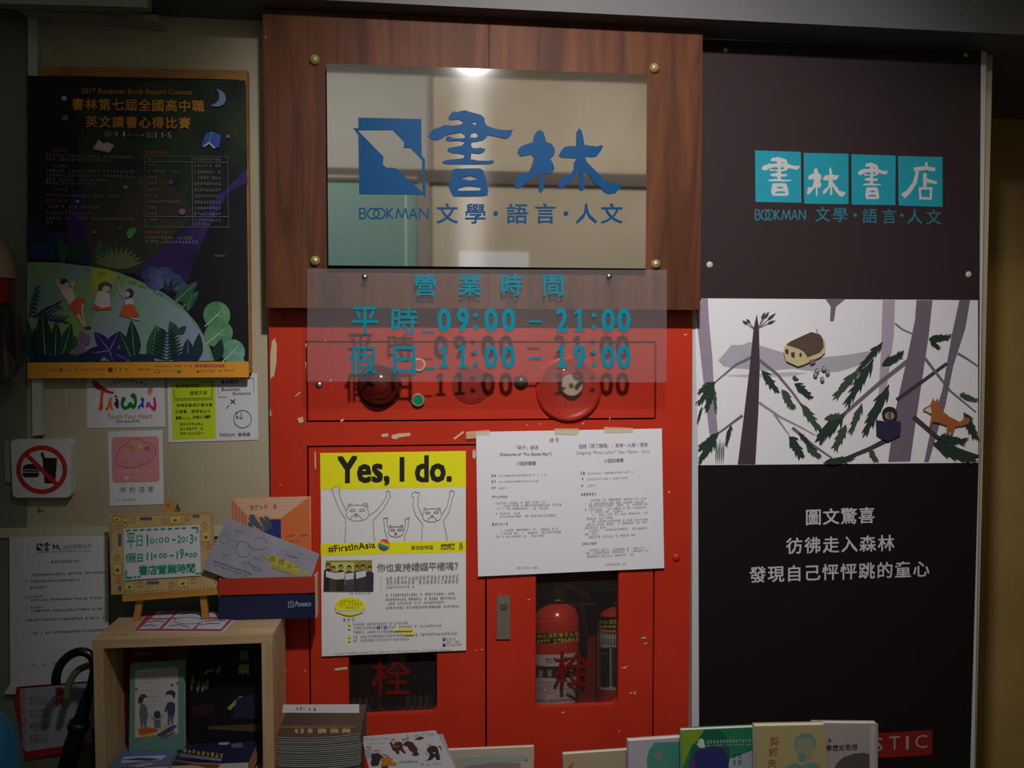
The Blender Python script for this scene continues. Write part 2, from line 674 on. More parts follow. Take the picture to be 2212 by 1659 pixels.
def door(name, x0, x1, wx0, wx1, wy0, wy1, r=0.016):
    """a steel door with a round cornered window"""
    z0, z1 = zbot + 0.004, zd - e
    a, b = at(wx0, wy1, YC), at(wx1, wy0, YC)
    hole = []
    for cx, cz, s0 in ((b.x - r, b.z - r, 0), (a.x + r, b.z - r, 90), (a.x + r, a.z + r, 180), (b.x - r, a.z + r, 270)):
        for k in range(6):
            g = math.radians(s0 + 18 * k)
            hole.append((cx + r * math.cos(g), cz + r * math.sin(g)))
    outer = [(x1, z1), (x0, z1), (x0, z0), (x1, z0)]
    vs2 = outer + hole
    tri = tessellate_polygon([[Vector((p[0], p[1], 0)) for p in outer], [Vector((p[0], p[1], 0)) for p in hole]])
    m = MB()
    n = len(vs2)
    m.add([(x, YC + 0.001, z) for x, z in vs2] + [(x, YC + 0.018, z) for x, z in vs2],
          [list(f) for f in tri] + [[n + k for k in reversed(f)] for f in tri] + [[k, (k + 1) % 4, n + (k + 1) % 4, n + k] for k in range(4)]
          + [[4 + k, 4 + (k + 1) % 24, n + 4 + (k + 1) % 24, n + 4 + k] for k in range(24)], RED)
    d = m.build(name, t)
    MB().box(a.x - 0.01, b.x + 0.01, YC + 0.0185, YC + 0.0205, a.z - 0.01, b.z + 0.01, GLASS).build('window_pane', d)
    return d


GLASS = acrylic('#ece6e4', 0.012, 0.03)
dl = door('hose_door', gx0 + e, cxm - e / 2, 754, 943, 1190, 1548)
dr = door('extinguisher_door', cxm + e / 2, gx1 - e, 1157, 1337, 1190, 1530)
PAINTRED = mat('#641711', 0.7, spec=0.1)
a = Art(dl, (0, YC + 0.018, 0)).part('painted_lettering', 'red character brushed on the glass')
a.cjk(PAINTRED, '栓', 845, 1462, 845, 1462, 88, 0.012)
a.done()
a = Art(dr, (0, YC + 0.018, 0)).part('painted_lettering', 'red character brushed on the glass')
a.cjk(PAINTRED, '栓', 1236, 1446, 1236, 1446, 82, 0.014)
a.done()
m = MB().qbox([(1074, 1287), (1102, 1287), (1102, 1381), (1073, 1381)], YC - 0.003, YC + 0.001, GREYMETAL)
h = m.build('latch', dr, 0.001, label='grey metal latch plate')
MB().disc(at(1088, 1309, YC - 0.003), NF, 0.0085, 0.002, mat('#7d786c', 0.4, metal=0.7)).build('lock_button', h)
# fittings of the control panel
YP = YC + 0.001


def on_panel(px, py):
    return at(px, py, YP)


MB().disc(on_panel(820, 833), NF, 0.047, 0.006, mat('#5a1712', 0.4)).dome(on_panel(820, 831) + NF * 0.006, NF, 0.043, 0.034, mat('#5c1410', 0.12, spec=0.6), 36, 10).build('warning_lamp', pn, label='dark red domed warning lamp')
# the push button dome
p = on_panel(1228, 840)
t2 = MB().lathe([(0.072, 0), (0.071, 0.006), (0.066, 0.009), (0.060, 0.007), (0.052, 0.003), (0.001, 0.002)], p, NF, mat('#c2331f', 0.3), 40).build('alarm_push_station', pn, label='round red push station with a pale centre disc')
MB().disc(on_panel(1233, 832) + NF * 0.004, NF, 0.0235, 0.012, mat('#cdc6ae', 0.5)).build('button', t2, label='pale centre button')
MB().disc(on_panel(1231, 832) + NF * 0.016, NF, 0.005, 0.002, mat('#6b5d22', 0.5)).build('button_nub', t2)
MB().lathe([(0.068, 0.008), (0.06, 0.02), (0.042, 0.029), (0.02, 0.033), (0.001, 0.034)], p, NF, acrylic('#efe4e0', 0.02, 0.05), 40).build('cover', t2, label='clear domed cover')
# perforated sounder
p = on_panel(1018, 829)
sp = MB().disc(p, NF, 0.0425, 0.003, mat('#9c2617', 0.5), 40, 0.4).build('sounder', pn, label='round perforated sounder')
m = MB()
for i in range(-13, 14):
    for j in range(-15, 16):
        x, z = (i + (0.5 if j % 2 else 0)) * 0.0032, j * 0.0028
        if x * x + z * z < 0.039 ** 2:
            c = p + Vector((x, -0.00315, z))
            m.add([c + Vector((0.00105 * math.cos(q), 0, 0.00105 * math.sin(q))) for q in [k * math.pi / 3 for k in range(6)]], [[5, 4, 3, 2, 1, 0]], mat('#5e140d', 0.7))
m.build('dot_pattern', sp)
m = MB().lathe([(0.0145, 0), (0.0145, 0.006), (0.0105, 0.009), (0.0095, 0.005)], on_panel(903, 864), NF, mat('#9f8b62', 0.5), 28)
g = m.build('signal_lamp', pn, label='small green signal lamp with a tan ring')
MB().disc(on_panel(903, 864) + NF * 0.003, NF, 0.0105, 0.005, mat('#12854f', 0.3)).build('lens', g, label='green lens')
m = MB().lathe([(0.0145, 0), (0.0145, 0.004), (0.0105, 0.006), (0.0095, 0.003)], on_panel(905, 788), NF, mat('#c9b9a2', 0.5), 28)
g = m.build('signal_lamp', pn, label='small red signal lamp with a pale ring')
MB().disc(on_panel(905, 788) + NF * 0.001, NF, 0.0105, 0.004, mat('#d0402a', 0.35)).build('lens', g)
m = MB().lathe([(0.0145, 0), (0.0145, 0.006), (0.011, 0.008), (0.009, 0.012), (0.001, 0.013)], on_panel(1125, 824), NF, mat('#5f5546', 0.35, metal=0.5), 28)
m.build('key_switch', pn, label='dark round key switch')
MB().dome(on_panel(689, 832), NF, 0.008, 0.004, SILVER, 20, 4).build('screw', pn, label='silver screw')
MB().dome(at(1461, 1204, YC), NF, 0.009, 0.005, RED, 20, 4).build('rivet', t)
MB().dome(at(614, 685, YC), NF, 0.007, 0.004, RED, 20, 4).build('rivet', t)
# worn paint
a = Art(t, (0, YC, 0), k0=0.0002).part('chipped_paint_pattern', 'bare patches in the red paint')
for ln in ([(587, 738), (594, 730), (598, 745), (597, 785), (592, 812), (584, 818), (584, 770)], [(824, 938), (838, 936), (839, 943), (825, 944)], [(846, 940), (862, 936), (886, 935), (887, 941), (862, 945), (855, 949), (846, 947)],
           [(979, 947), (1000, 931), (1003, 934), (982, 950)], [(1021, 974), (1026, 970), (1029, 982), (1026, 992), (1020, 988)], [(642, 904), (654, 900), (656, 911), (647, 914)], [(637, 855), (648, 846), (650, 848), (638, 857)],
           [(735, 908), (742, 904), (744, 907), (737, 912)], [(659, 744), (663, 740), (662, 752)], [(659, 782), (662, 782), (661, 800)], [(679, 975), (682, 975), (683, 1012), (680, 1014)],
           [(722, 1444), (749, 1440), (751, 1446), (724, 1449)], [(612, 1447), (620, 1446), (618, 1450)], [(655, 1448), (661, 1447), (660, 1451)], [(1024, 1405), (1031, 1403), (1026, 1407)], [(1037, 1404), (1044, 1401), (1042, 1405)],
           [(1137, 1296), (1146, 1293), (1144, 1297)], [(1442, 1062), (1448, 1060), (1446, 1066)], [(1380, 1379), (1396, 1375), (1394, 1380)], [(1387, 1390), (1399, 1388), (1396, 1392)], [(1341, 1443), (1357, 1438), (1350, 1445)],
           [(1359, 1497), (1367, 1494), (1362, 1500)], [(1368, 1497), (1374, 1492), (1372, 1502)], [(1336, 1580), (1340, 1577), (1338, 1584)], [(1136, 917), (1139, 915), (1139, 920)], [(1165, 915), (1168, 914), (1167, 919)],
           [(1256, 916), (1262, 912), (1260, 917)], [(1316, 903), (1319, 900), (1317, 909)], [(1396, 700), (1402, 705), (1399, 708)], [(1476, 722), (1486, 722), (1480, 725)], [(1212, 1540), (1222, 1536), (1216, 1542)], [(711, 822), (718, 816), (713, 827)],
           [(605, 1044), (607, 1048), (604, 1050)], [(700, 736), (706, 733), (704, 738)], [(583, 880), (587, 896), (583, 900)]):
    a.poly(CHIP, ln)
a.done()
# hose and valve deep inside the hose side
m = MB()
hx, hz = at(850, 1500, 0.09).x, at(850, 1530, 0.09).z
for k in range(5):
    m.lathe([(0.09 - .014 * k + .006 * math.cos(q), .006 * math.sin(q)) for q in [i * math.pi / 4 for i in range(9)]], (hx, 0.09, hz + 0.02), (0, 1, 0), mat('#3f3a39', 0.8), 32)
m.box(hx - 0.1, hx + 0.1, 0.08, 0.15, zbot, hz - 0.075, mat('#4a4443', 0.8))
tag(m.build('hose_coil'), 'grey fire hose coil behind the painted window of the hose door', 'fire hose')

# ------------------------------------------------------------------ fire extinguishers behind the other window
shelf = at(1200, 1545, 0.08).z
m = MB().box(cxm + 0.02, gx1 - 0.005, 0.012, 0.154, shelf - 0.012, shelf, REDIN)
m.build('shelf', t)


class Wrap(Art):
    """print wrapped round an upright cylinder"""

    def cyl(s, cx, cy, r):
        s.cx, s.cy, s.r = cx, cy, r
        return s

    def P(s, x, y, k=None):
        d = ray(s.ox + x / s.z, s.oy + y / s.z)
        r = s.r + (s.k if k is None else k)
        ox, oy = CAM.x - s.cx, CAM.y - s.cy
        A, B, Cc = d.x ** 2 + d.y ** 2, 2 * (ox * d.x + oy * d.y), ox ** 2 + oy ** 2 - r * r
        D = max(B * B - 4 * A * Cc, 0)
        return CAM + d * ((-B - math.sqrt(D)) / (2 * A))

    def band(s, m, x0, y0, x1, y1, sl=0.0, n=14):
        vs, fs = [], []
        for i in range(n + 1):
            t = i / n
            x = x0 + (x1 - x0) * t
            b = 10 * (1 - (2 * t - 1) ** 2) * s.z * 0.3
            vs += [(x, y0 + b + sl * (x - x0)), (x, y1 + b + sl * (x - x0))]
            if i:
                fs.append([2 * i - 2, 2 * i - 1, 2 * i + 1, 2 * i])
        return s.faces(vs, fs, m)


EXTRED = mat('#c43a2a', 0.2, spec=0.5, coat=0.3)
YEL = mat('#d2cc14', 0.6)
BLK = mat('#1d1d1b', 0.6)


def extinguisher(pcx, py_sh, r, Y, label):
    c = at(pcx, py_sh, Y)
    zt = c.z
    h = zt - shelf
    t = thing('fire_extinguisher', (c.x, Y, shelf), label, 'fire extinguisher', 'extinguishers in the cabinet')
    MB().lathe([(0.001, 0), (r * .93, 0), (r, 0.01), (r, h), (r * .96, h + .018), (r * .8, h + .036), (r * .5, h + .048), (r * .36, h + .052), (r * .36, h + .066)], (c.x, Y, shelf), (0, 0, 1), EXTRED, 40).build('cylinder', t)
    MB().lathe([(r * .55, h + .058), (r * .55, h + .063), (r * .3, h + .063), (r * .3, h + .095), (0.001, h + .097)], (c.x, Y, shelf), (0, 0, 1), mat('#9c7a3a', 0.35, metal=0.8), 24).build('valve', t, label='brass valve')
    MB().disc((c.x + .004, Y - .018, shelf + h + .078), NF, 0.015, 0.008, mat('#8d7c66', 0.35), 24).build('gauge', t, label='round pressure gauge')
    MB().tube([(c.x - .01, Y, shelf + h + .088), (c.x + .03, Y - .012, shelf + h + .09), (c.x + .075, Y - .02, shelf + h + .062)], 0.006, EXTRED, 8).build('lever', t)
    MB().tube([(c.x + .02, Y, shelf + h + .07), (c.x + .055, Y - .015, shelf + h + .05), (c.x + r + .012, Y - .01, shelf + h - .02), (c.x + r + .010, Y - .004, shelf + h - .09)], 0.007, mat('#2b1512', 0.5), 10).build('hose', t)
    a = Wrap(t, (0, 0, 0)).cyl(c.x, Y, r)
    return t, a


t, a = extinguisher(1203, 1345, 0.052, 0.075, 'red fire extinguisher standing below the brass gauge, white lower label')
a.fr(1000, 1200, 3.614).part('label_band', 'black sticker with yellow print')
a.band(BLK, 572, 605, 905, 680, -0.06)
a.cjk(YEL, '中心消防實業有限', 600, 632, 890, 612, 37, 0.02)
a.cjk(YEL, '服務專線', 590, 668, 670, 662, 22, 0.02)
a.text(YEL, '2786866', 705, 654, 905, 690, -0.12, 0.02)
a.part('label', 'white instruction label')
a.band(mat('#c9c2be', 0.5), 572, 772, 910, 1215, -0.06)
a.band(BLK, 760, 790, 908, 812, -0.06, 8)
a.cjk(BLK, '滅火器', 660, 812, 715, 808, 25, 0.02)
a.text(BLK, 'CNS', 650, 830, 705, 846, -0.06)
a.band(mat('#35302f', 0.6), 572, 860, 910, 950, -0.03)
for x in (590, 660, 740, 840):
    a.band(mat('#9a9290', 0.6), x, 880 + (x % 7) * 3, x + 34, 940, 0, 3)
for y in range(985, 1130, 27):
    a.micro(INK2, 590, y + 8, 900, y, 20)
a.band(mat('#8f7f58', 0.6), 572, 1130, 910, 1140, -0.06)
a.band(BLK, 690, 1160, 905, 1190, -0.1, 8)
a.done()
t, a = extinguisher(1346, 1352, 0.060, 0.080, 'red fire extinguisher half hidden by the edge of the door window, black twin panel label')
a.fr(1000, 1200, 3.614).part('label_band', 'black sticker with yellow print')
a.band(BLK, 1043, 470, 1290, 565, -0.02, 10)
a.cjk(YEL, '中心消防實業', 1075, 520, 1280, 515, 38, 0.02)
a.text(YEL, '服務專線  2786', 1060, 545, 1285, 566, 0, 0.02)
a.part('label', 'black label with pale outlines')
EDGE = mat('#9fb0b0', 0.5)
a.band(EDGE, 1052, 575, 1290, 1040, 0.02, 10)
a.band(mat('#6a1a14', 0.5), 1066, 583, 1290, 606, 0.02, 10)
a.band(mat('#6c7877', 0.5), 1066, 640, 1290, 690, 0.02, 10)
a.micro(EDGE, 1075, 668, 1285, 670, 24)
for x0, x1 in ((1068, 1146), (1158, 1290)):
    a.band(mat('#2a2624', 0.5), x0, 710, x1, 1020, 0.02, 6)
a.micro(EDGE, 1075, 765, 1140, 765, 22)
a.done()

# ------------------------------------------------------------------ wooden board over the cabinet
YW = -0.07
t = thing('wooden_board', at(1044, 667, YW), 'reddish brown wooden board carrying the steel plaque above the red cabinet', 'wooden board')
zt = sa.z + sl * (at(1044, 30, YW).x - sa.x) - 0.001
xl, xr, xm = at(572, 400, YW).x, at(1515, 400, YW).x, at(1057, 400, YW).x
zb = at(1044, 667, YW).z
MB().box(xl, xm - 0.0006, YW, -0.022, zb, zt, WOOD).build('panel', t, 0.0008)
MB().box(xm + 0.0006, xr, YW, -0.022, zb, zt, WOOD).build('panel', t, 0.0008)
for px, py in ((680, 130), (1413, 148), (681, 564), (1416, 571)):
    MB().lathe([(0.0105, 0), (0.0105, 0.002), (0.009, 0.006), (0.006, 0.009), (0.001, 0.0105)], at(px, py, YW), NF, BRASS, 24).build('brass_stud', t, label='round brass stud')
MB().dome(at(571 + 2, 81, YW), NF, 0.003, 0.002, SILVER, 12, 3).build('screw', t)

# ------------------------------------------------------------------ steel plaque with raised blue lettering
YQ = -0.088
t = thing('steel_plaque', at(1052, 577, YQ), 'mirror bright steel plaque with raised blue lettering on the wooden board', 'plaque')
q = [(708, 576), (1397, 577.5), (1395, 158), (707, 139)]
b4 = [at(x, y, YQ) for x, y in q]
x0, x1, z0, z1 = (b4[0].x + b4[3].x) / 2, (b4[1].x + b4[2].x) / 2, (b4[0].z + b4[1].z) / 2, (b4[2].z + b4[3].z) / 2
m = MB()
m.add([(x0, YQ, z0), (x1, YQ, z0), (x1, YQ, z1), (x0, YQ, z1)], [[0, 1, 2, 3]], STEEL)
m.prism([(x0, YQ + .0005, z0), (x1, YQ + .0005, z0), (x1, YQ + .0005, z1), (x0, YQ + .0005, z1)], (0, YW - YQ - .0007, 0), STEELEDGE)
m.build('steel_plate', t)

SHU = [[(1615, 1000), (1635, 965), (1660, 950), (1690, 958), (1710, 948), (1760, 940), (1800, 955), (1860, 970), (1900, 985), (1922, 1010), (1928, 1055), (1950, 1075), (2020, 1100), (2100, 1110), (2165, 1108), (2150, 1150), (2120, 1180),
        (2090, 1182), (2000, 1160), (1930, 1150), (1945, 1165), (1910, 1195), (1860, 1206), (1815, 1212), (1805, 1240), (1825, 1266), (1890, 1260), (1930, 1272), (1912, 1300), (1870, 1312), (1810, 1305), (1805, 1358), (1870, 1370), (1960, 1372),
        (2005, 1366), (1995, 1392), (1960, 1400), (1800, 1402), (1600, 1400), (1560, 1390), (1580, 1368), (1650, 1360), (1740, 1350), (1752, 1320), (1700, 1310), (1640, 1305), (1605, 1285), (1615, 1262), (1680, 1250), (1730, 1240), (1755, 1212),
        (1700, 1200), (1620, 1205), (1590, 1195), (1600, 1165), (1632, 1165), (1645, 1178), (1700, 1180), (1755, 1178), (1752, 1150), (1720, 1130), (1600, 1150), (1545, 1185), (1510, 1196), (1460, 1185), (1443, 1160), (1460, 1125), (1490, 1100),
        (1540, 1085), (1580, 1066), (1650, 1072), (1725, 1062), (1742, 1040), (1700, 1018), (1650, 1022), (1620, 1022)],
       [(1810, 1048), (1835, 1040), (1862, 1055), (1840, 1066)], [(1797, 1172), (1812, 1138), (1845, 1128), (1870, 1152), (1850, 1175)]]
RI = [[(1645, 1450), (1680, 1437), (1720, 1440), (1780, 1437), (1880, 1436), (1910, 1452), (1935, 1520), (1945, 1580), (1955, 1625), (1948, 1665), (1900, 1674), (1750, 1676), (1655, 1674), (1640, 1650), (1618, 1595), (1635, 1540), (1638, 1490)],
      [(1705, 1522), (1760, 1508), (1800, 1500), (1880, 1525), (1800, 1540)], [(1695, 1608), (1740, 1594), (1790, 1586), (1890, 1598), (1886, 1625), (1700, 1628)]]
MU1 = [(335, 1108), (370, 1125), (382, 1165), (395, 1212), (440, 1225), (468, 1270), (465, 1320), (430, 1360), (450, 1385), (466, 1440), (450, 1470), (420, 1484), (375, 1480), (372, 1560), (375, 1612), (350, 1650), (330, 1620), (336, 1540), (335, 1468),
       (290, 1500), (250, 1540), (190, 1590), (150, 1612), (125, 1592), (135, 1540), (145, 1490), (180, 1473), (215, 1480), (240, 1475), (265, 1430), (290, 1350), (268, 1318), (220, 1328), (175, 1335), (150, 1302), (157, 1270), (190, 1242), (240, 1225), (280, 1215), (290, 1160), (310, 1125)]
MU2 = [(670, 1095), (695, 1110), (710, 1170), (722, 1235), (770, 1243), (830, 1250), (860, 1238), (883, 1245), (860, 1290), (825, 1335), (780, 1340), (725, 1335), (740, 1380), (800, 1440), (865, 1505), (880, 1545), (900, 1540), (920, 1545), (960, 1565), (1042, 1560), (1020, 1610),
       (985, 1648), (930, 1656), (890, 1640), (860, 1600), (800, 1560), (760, 1490), (735, 1468), (715, 1480), (725, 1570), (720, 1612), (705, 1628), (680, 1620), (672, 1560), (680, 1500), (665, 1458), (640, 1510), (590, 1560), (520, 1612), (500, 1600), (505, 1550), (540, 1510), (600, 1485), (630, 1440),
       (632, 1385), (650, 1350), (590, 1347), (530, 1345), (500, 1327), (520, 1285), (550, 1255), (600, 1245), (655, 1245), (652, 1180), (655, 1120)]
# everything of the plaque's mark in photograph pixels
px1 = lambda l: [(560 + x / 3.95, y / 3.95) for x, y in l]
px2 = lambda l: [(1080 + x / 3.95, y / 3.95) for x, y in l]
LOGO_SHU = [[px1(l) for l in SHU], [px1(l) for l in RI]]
LOGO_LIN = [[px2(MU1)], [px2(MU2)]]
LOGO_BOOK = [[(774, 254), (910, 257), (911, 336), (918, 344), (919, 426), (913, 420), (776, 419), (774, 292), (763, 276), (774, 277)],
             [(772, 280.5), (848, 280.5), (873, 306), (872, 319), (886, 319), (911.5, 345), (913, 416), (855, 363), (834, 362), (827, 355), (828, 338)]]


def fit(loops, src, dst):
    """moves a mark traced in one box into another"""
    sx, sy = (dst[2] - dst[0]) / (src[2] - src[0]), (dst[3] - dst[1]) / (src[3] - src[1])
    return [[(dst[0] + (x - src[0]) * sx, dst[1] + (y - src[1]) * sy) for x, y in l] for l in loops]


def bookman(a, m, x0, y0, x1, y1, w):
    """thin capitals with the two O linked"""
    L = x1 - x0
    H = y1 - y0
    u = lambda t: x0 + L * t
    a.stroke(m, [(u(0), y1), (u(0), y0), (u(.055), y0), (u(.075), y0 + H * .12), (u(.075), y0 + H * .36), (u(.055), y0 + H * .47), (u(0), y0 + H * .47)], w)
    a.stroke(m, [(u(.055), y0 + H * .47), (u(.088), y0 + H * .6), (u(.088), y0 + H * .86), (u(.06), y1), (u(0), y1)], w)
    for cx in (.195, .285):
        a.ring(m, u(cx), (y0 + y1) / 2, L * .083, H * .5, w)
    a.stroke(m, [(u(.395), y0), (u(.395), y1)], w)
    a.stroke(m, [(u(.475), y0), (u(.40), y0 + H * .5), (u(.485), y1)], w)
    a.stroke(m, [(u(.525), y1), (u(.555), y0), (u(.61), y1 - H * .1), (u(.665), y0), (u(.695), y1)], w)
    a.stroke(m, [(u(.72), y1), (u(.775), y0), (u(.83), y1)], w)
    a.stroke(m, [(u(.74), y0 + H * .66), (u(.81), y0 + H * .66)], w)
    a.stroke(m, [(u(.87), y1), (u(.87), y0), (u(.985), y1), (u(.985), y0)], w)


a = Art(t, (0, YQ, 0), k0=0.00002)
a.raise_ = 0.0018
a.part('emblem', 'blue open book emblem').poly(BLUE, *LOGO_BOOK)
a.part('calligraphy_lettering', 'large brush written blue characters')
for g in LOGO_SHU + LOGO_LIN:
    a.poly(BLUE, *g)
a.part('capitals_lettering', 'thin blue capitals')
a.raise_ = 0.001
bookman(a, BLUE, 777, 450, 926, 472, 3.0)
a.part('lettering', 'small blue characters')
for ch, cx, cy in (('文', 966, 461), ('學', 1027, 461), ('語', 1117, 461), ('言', 1178, 461), ('人', 1267, 461), ('文', 1322, 461)):
    a.cjk(BLUE, ch, cx, cy, cx, cy, 46, 0.012, 1.06)
for cx in (1071, 1223):
    a.ell(BLUE, cx, 461, 5.2)
a.done()

# ------------------------------------------------------------------ clear opening-hours sheet
YA = -0.088
t = thing('acrylic_sign', at(1052, 825, YA), 'clear acrylic opening hours sign with teal numerals in front of the red cabinet', 'sign')
q = [(663, 824), (1440, 826), (1441, 583), (664, 580)]
MB().qbox(q, YA, YA + 0.003, acrylic('#fbf9fa', 0.055, 0.02)).build('clear_panel', t)
for px, py in ((788, 598), (1316, 597)):
    m = MB().dome(at(px, py, YA), NF, 0.0062, 0.004, SILVER, 20, 5)
    m.tube([at(px, py, YA), at(px, py, YA) + Vector((0, YW - YA - .0004, 0))], 0.003, SILVER, 10)
    m.build('screw', t, label='bright standoff screw')
a = Art(t, (0, YA, 0), k0=0.00005)
a.raise_ = 0.0004
a.part('heading_lettering', 'teal heading characters')
for ch, cx in (('營', 919), ('業', 1015), ('時', 1104), ('間', 1195)):
    a.cjk(TEAL, ch, cx, 615, cx, 615, 51, 0.016)
a.part('lettering', 'teal day names')
for ch, bx in (('平', (761, 663, 816, 721)), ('時', (846, 664, 901, 721)), ('假', (755, 747, 813, 808)), ('日', (850, 749, 897, 808))):
    a.text(TEAL, ch, *bx, 0, 0.017)
for row, y0, y1, s1, s2 in ((0, 667, 716, '09', '21'), (1, 746, 795, '11', '19')):
    a.part('numerals_lettering', 'teal opening time of the ' + ('weekday', 'holiday')[row] + ' hours')
    a.quad(TEAL, 912 + row * 4, y1 - 2, 940 + row, y1 + 2)
    for ch, (b0, b1) in zip(s1 + ':00' + s2 + ':00', ((946, 973), (988, 1012), (1023, 1032), (1047, 1074), (1085, 1112), (1203, 1225), (1240, 1264), (1277, 1289), (1300, 1327), (1334, 1361))):
        if b0 == 1203:
            a.quad(TEAL, 1143, y0 + 25, 1170, y0 + 30)
            a.part('numerals_lettering', 'teal closing time of the ' + ('weekday', 'holiday')[row] + ' hours')
        if ch == ':':
            c = (b0 + b1) / 2
            a.ell(TEAL, c, y0 + 14, 5.2).ell(TEAL, c, y1 - 9, 5.2)
        elif ch == '1':
            c = (b0 + b1) / 2
            a.poly(TEAL, [(c - 3, y0), (c + 4, y0), (c + 4, y1 - 6), (c + 11, y1 - 6), (c + 11, y1), (c - 11, y1), (c - 11, y1 - 6), (c - 4, y1 - 6), (c - 4, y0 + 10), (c - 11, y0 + 14), (c - 11, y0 + 8)])
        else:
            a.text(TEAL, ch, b0, y0, b1, y1, 0, 0.03)
a.done()

# ------------------------------------------------------------------ tall banner on the right
YB = -0.018
t = thing('banner_board', at(1800, 1759, YB), 'tall dark printed banner with a snowy forest picture beside the red cabinet', 'banner')
MB().qbox([(1494, 1760), (2103, 1760), (2131, 106), (1497, 82)], YB, -0.002, mat('#b9bbbb', 0.6)).build('backing_board', t)
BDARK = mat('#33292a', 0.6, spec=0.12)
a = Art(t, (0, YB, 0))
a.part('printed_face', 'dark brown printed face')
a.poly(BDARK, [(1511, 1760), (2093, 1760), (2114, 1002), (2119, 108), (1512, 84), (1503, 690), (1508, 1005)])
a.poly(mat('#1c1516', 0.6, spec=0.12), [(1511, 1760), (2093, 1760), (2113, 1001), (1508, 1006)])
a.part('shop_mark', 'four teal squares with pale brush characters')
TEAL2 = mat('#1d8e9f', 0.55)
PALE = mat('#bdb9b9', 0.55)
for l in ([(1631, 325), (1730, 328), (1731, 438), (1632, 436)], [(1736, 330), (1833, 332), (1833, 441), (1737, 440)], [(1839, 333), (1935, 336), (1934, 443), (1840, 442)], [(1940, 337), (2036, 339), (2036, 447), (1941, 444)]):
    a.poly(TEAL2, l)
sb_, lb_ = (925, 238, 1108, 424), (1111, 277, 1344, 419)
for g in LOGO_SHU:
    a.poly(PALE, *fit(g, sb_, (1645, 339, 1728, 423))).poly(PALE, *fit(g, sb_, (1853, 351, 1918, 430)))
for g in LOGO_LIN:
    a.poly(PALE, *fit(g, lb_, (1743, 361, 1827, 425)))
a.stroke(PALE, [(2000, 350), (2003, 364)], 5).stroke(PALE, [(1974, 366), (2000, 363), (2020, 366)], 9, 8).stroke(PALE, [(1982, 370), (1976, 395), (1962, 415), (1950, 424)], 7, 12)
a.stroke(PALE, [(1998, 374), (1998, 404)], 8).stroke(PALE, [(1998, 389), (2024, 395)], 9, 6).stroke(PALE, [(1987, 407), (2012, 407), (2010, 429), (1988, 428)], 7, closed=True)
a.part('lettering', 'small teal capitals and characters')
TEAL3 = mat('#2b6f7c', 0.55)
bookman(a, TEAL3, 1632, 453, 1741, 475, 2.9)
for ch, cx, cy in (('文', 1777, 463), ('學', 1815, 464), ('語', 1879, 466), ('言', 1921, 467), ('人', 1976, 468), ('文', 2017, 469)):
    a.cjk(TEAL3, ch, cx, cy, cx, cy, 34, 0.012)
for cx in (1847, 1948):
    a.ell(TEAL3, cx, 465, 4)
a.part('slogan_lettering', 'pale first line of the slogan')
a.cjk(PALE, '圖文驚喜', 1757, 1117, 1872, 1113, 37, 0.02)
a.part('slogan_lettering', 'pale second line of the slogan')
a.cjk(PALE, '彷彿走入森林', 1716, 1179, 1914, 1173, 37, 0.02)
a.part('slogan_lettering', 'pale last line of the slogan')
a.cjk(PALE, '發現自己怦怦跳的童心', 1637, 1241, 1990, 1229, 37, 0.02)
a.part('red_label', 'red block with pale capitals')
a.poly(mat('#7c1f18', 0.6, spec=0.12), [(1800, 1589), (2015, 1577), (2013, 1631), (1800, 1643)])
for ch, x0, x1, y in (('S', 1889, 1907, 1608), ('T', 1921, 1944, 1605), ('I', 1957, 1963, 1604), ('C', 1977, 2003, 1602)):
    a.text(mat('#8a8684', 0.6), ch, x0, y - 14, x1, y + 15, -0.05, 0.0)
# forest picture
a.fr(1480, 560, 3.022).part('forest_picture', 'painted snowy forest picture')
SNOW = mat('#dddadd', 0.55)
a.poly(SNOW, [(65, 390), (108, 255), (1912, 267), (1912, 1329), (85, 1345)])
a.poly(mat('#a7a2ac', 0.6), [(215, 660), (270, 600), (300, 560), (370, 560), (420, 540), (480, 560), (560, 585), (640, 610), (900, 640), (1050, 625), (1200, 600), (1220, 625), (1150, 690), (1000, 735), (900, 740), (700, 715), (540, 730), (300, 710), (250, 700)])
a.poly(mat('#b7b2ba', 0.6), [(240, 760), (700, 735), (800, 745), (700, 765), (420, 775)])
LIL, LIL2, TRK, TRK2 = mat('#8f8392', 0.6), mat('#a69ba6', 0.6), mat('#41363f', 0.6), mat('#6e6270', 0.6)
GRN, GRN2 = mat('#26382d', 0.6), mat('#3a4b3c', 0.6)
a.poly(LIL, [(110, 255), (148, 255), (155, 400), (178, 640), (190, 900), (215, 1140), (158, 1140), (130, 900), (100, 620), (75, 400), (72, 385)])
a.poly(LIL2, [(1290, 265), (1370, 266), (1362, 500), (1322, 800), (1300, 900), (1262, 900), (1278, 600)])
a.poly(TRK2, [(1510, 267), (1615, 267), (1590, 500), (1545, 800), (1500, 1100), (1470, 1320), (1325, 1325), (1370, 1000), (1450, 640), (1500, 400)])
a.poly(TRK2, [(1790, 267), (1860, 267), (1830, 450), (1750, 700), (1700, 950), (1640, 1150), (1590, 1325), (1560, 1325), (1610, 1080), (1680, 850), (1740, 500)])
a.poly(TRK2, [(915, 258), (1050, 259), (985, 310), (972, 400), (958, 410), (945, 400), (950, 310)])
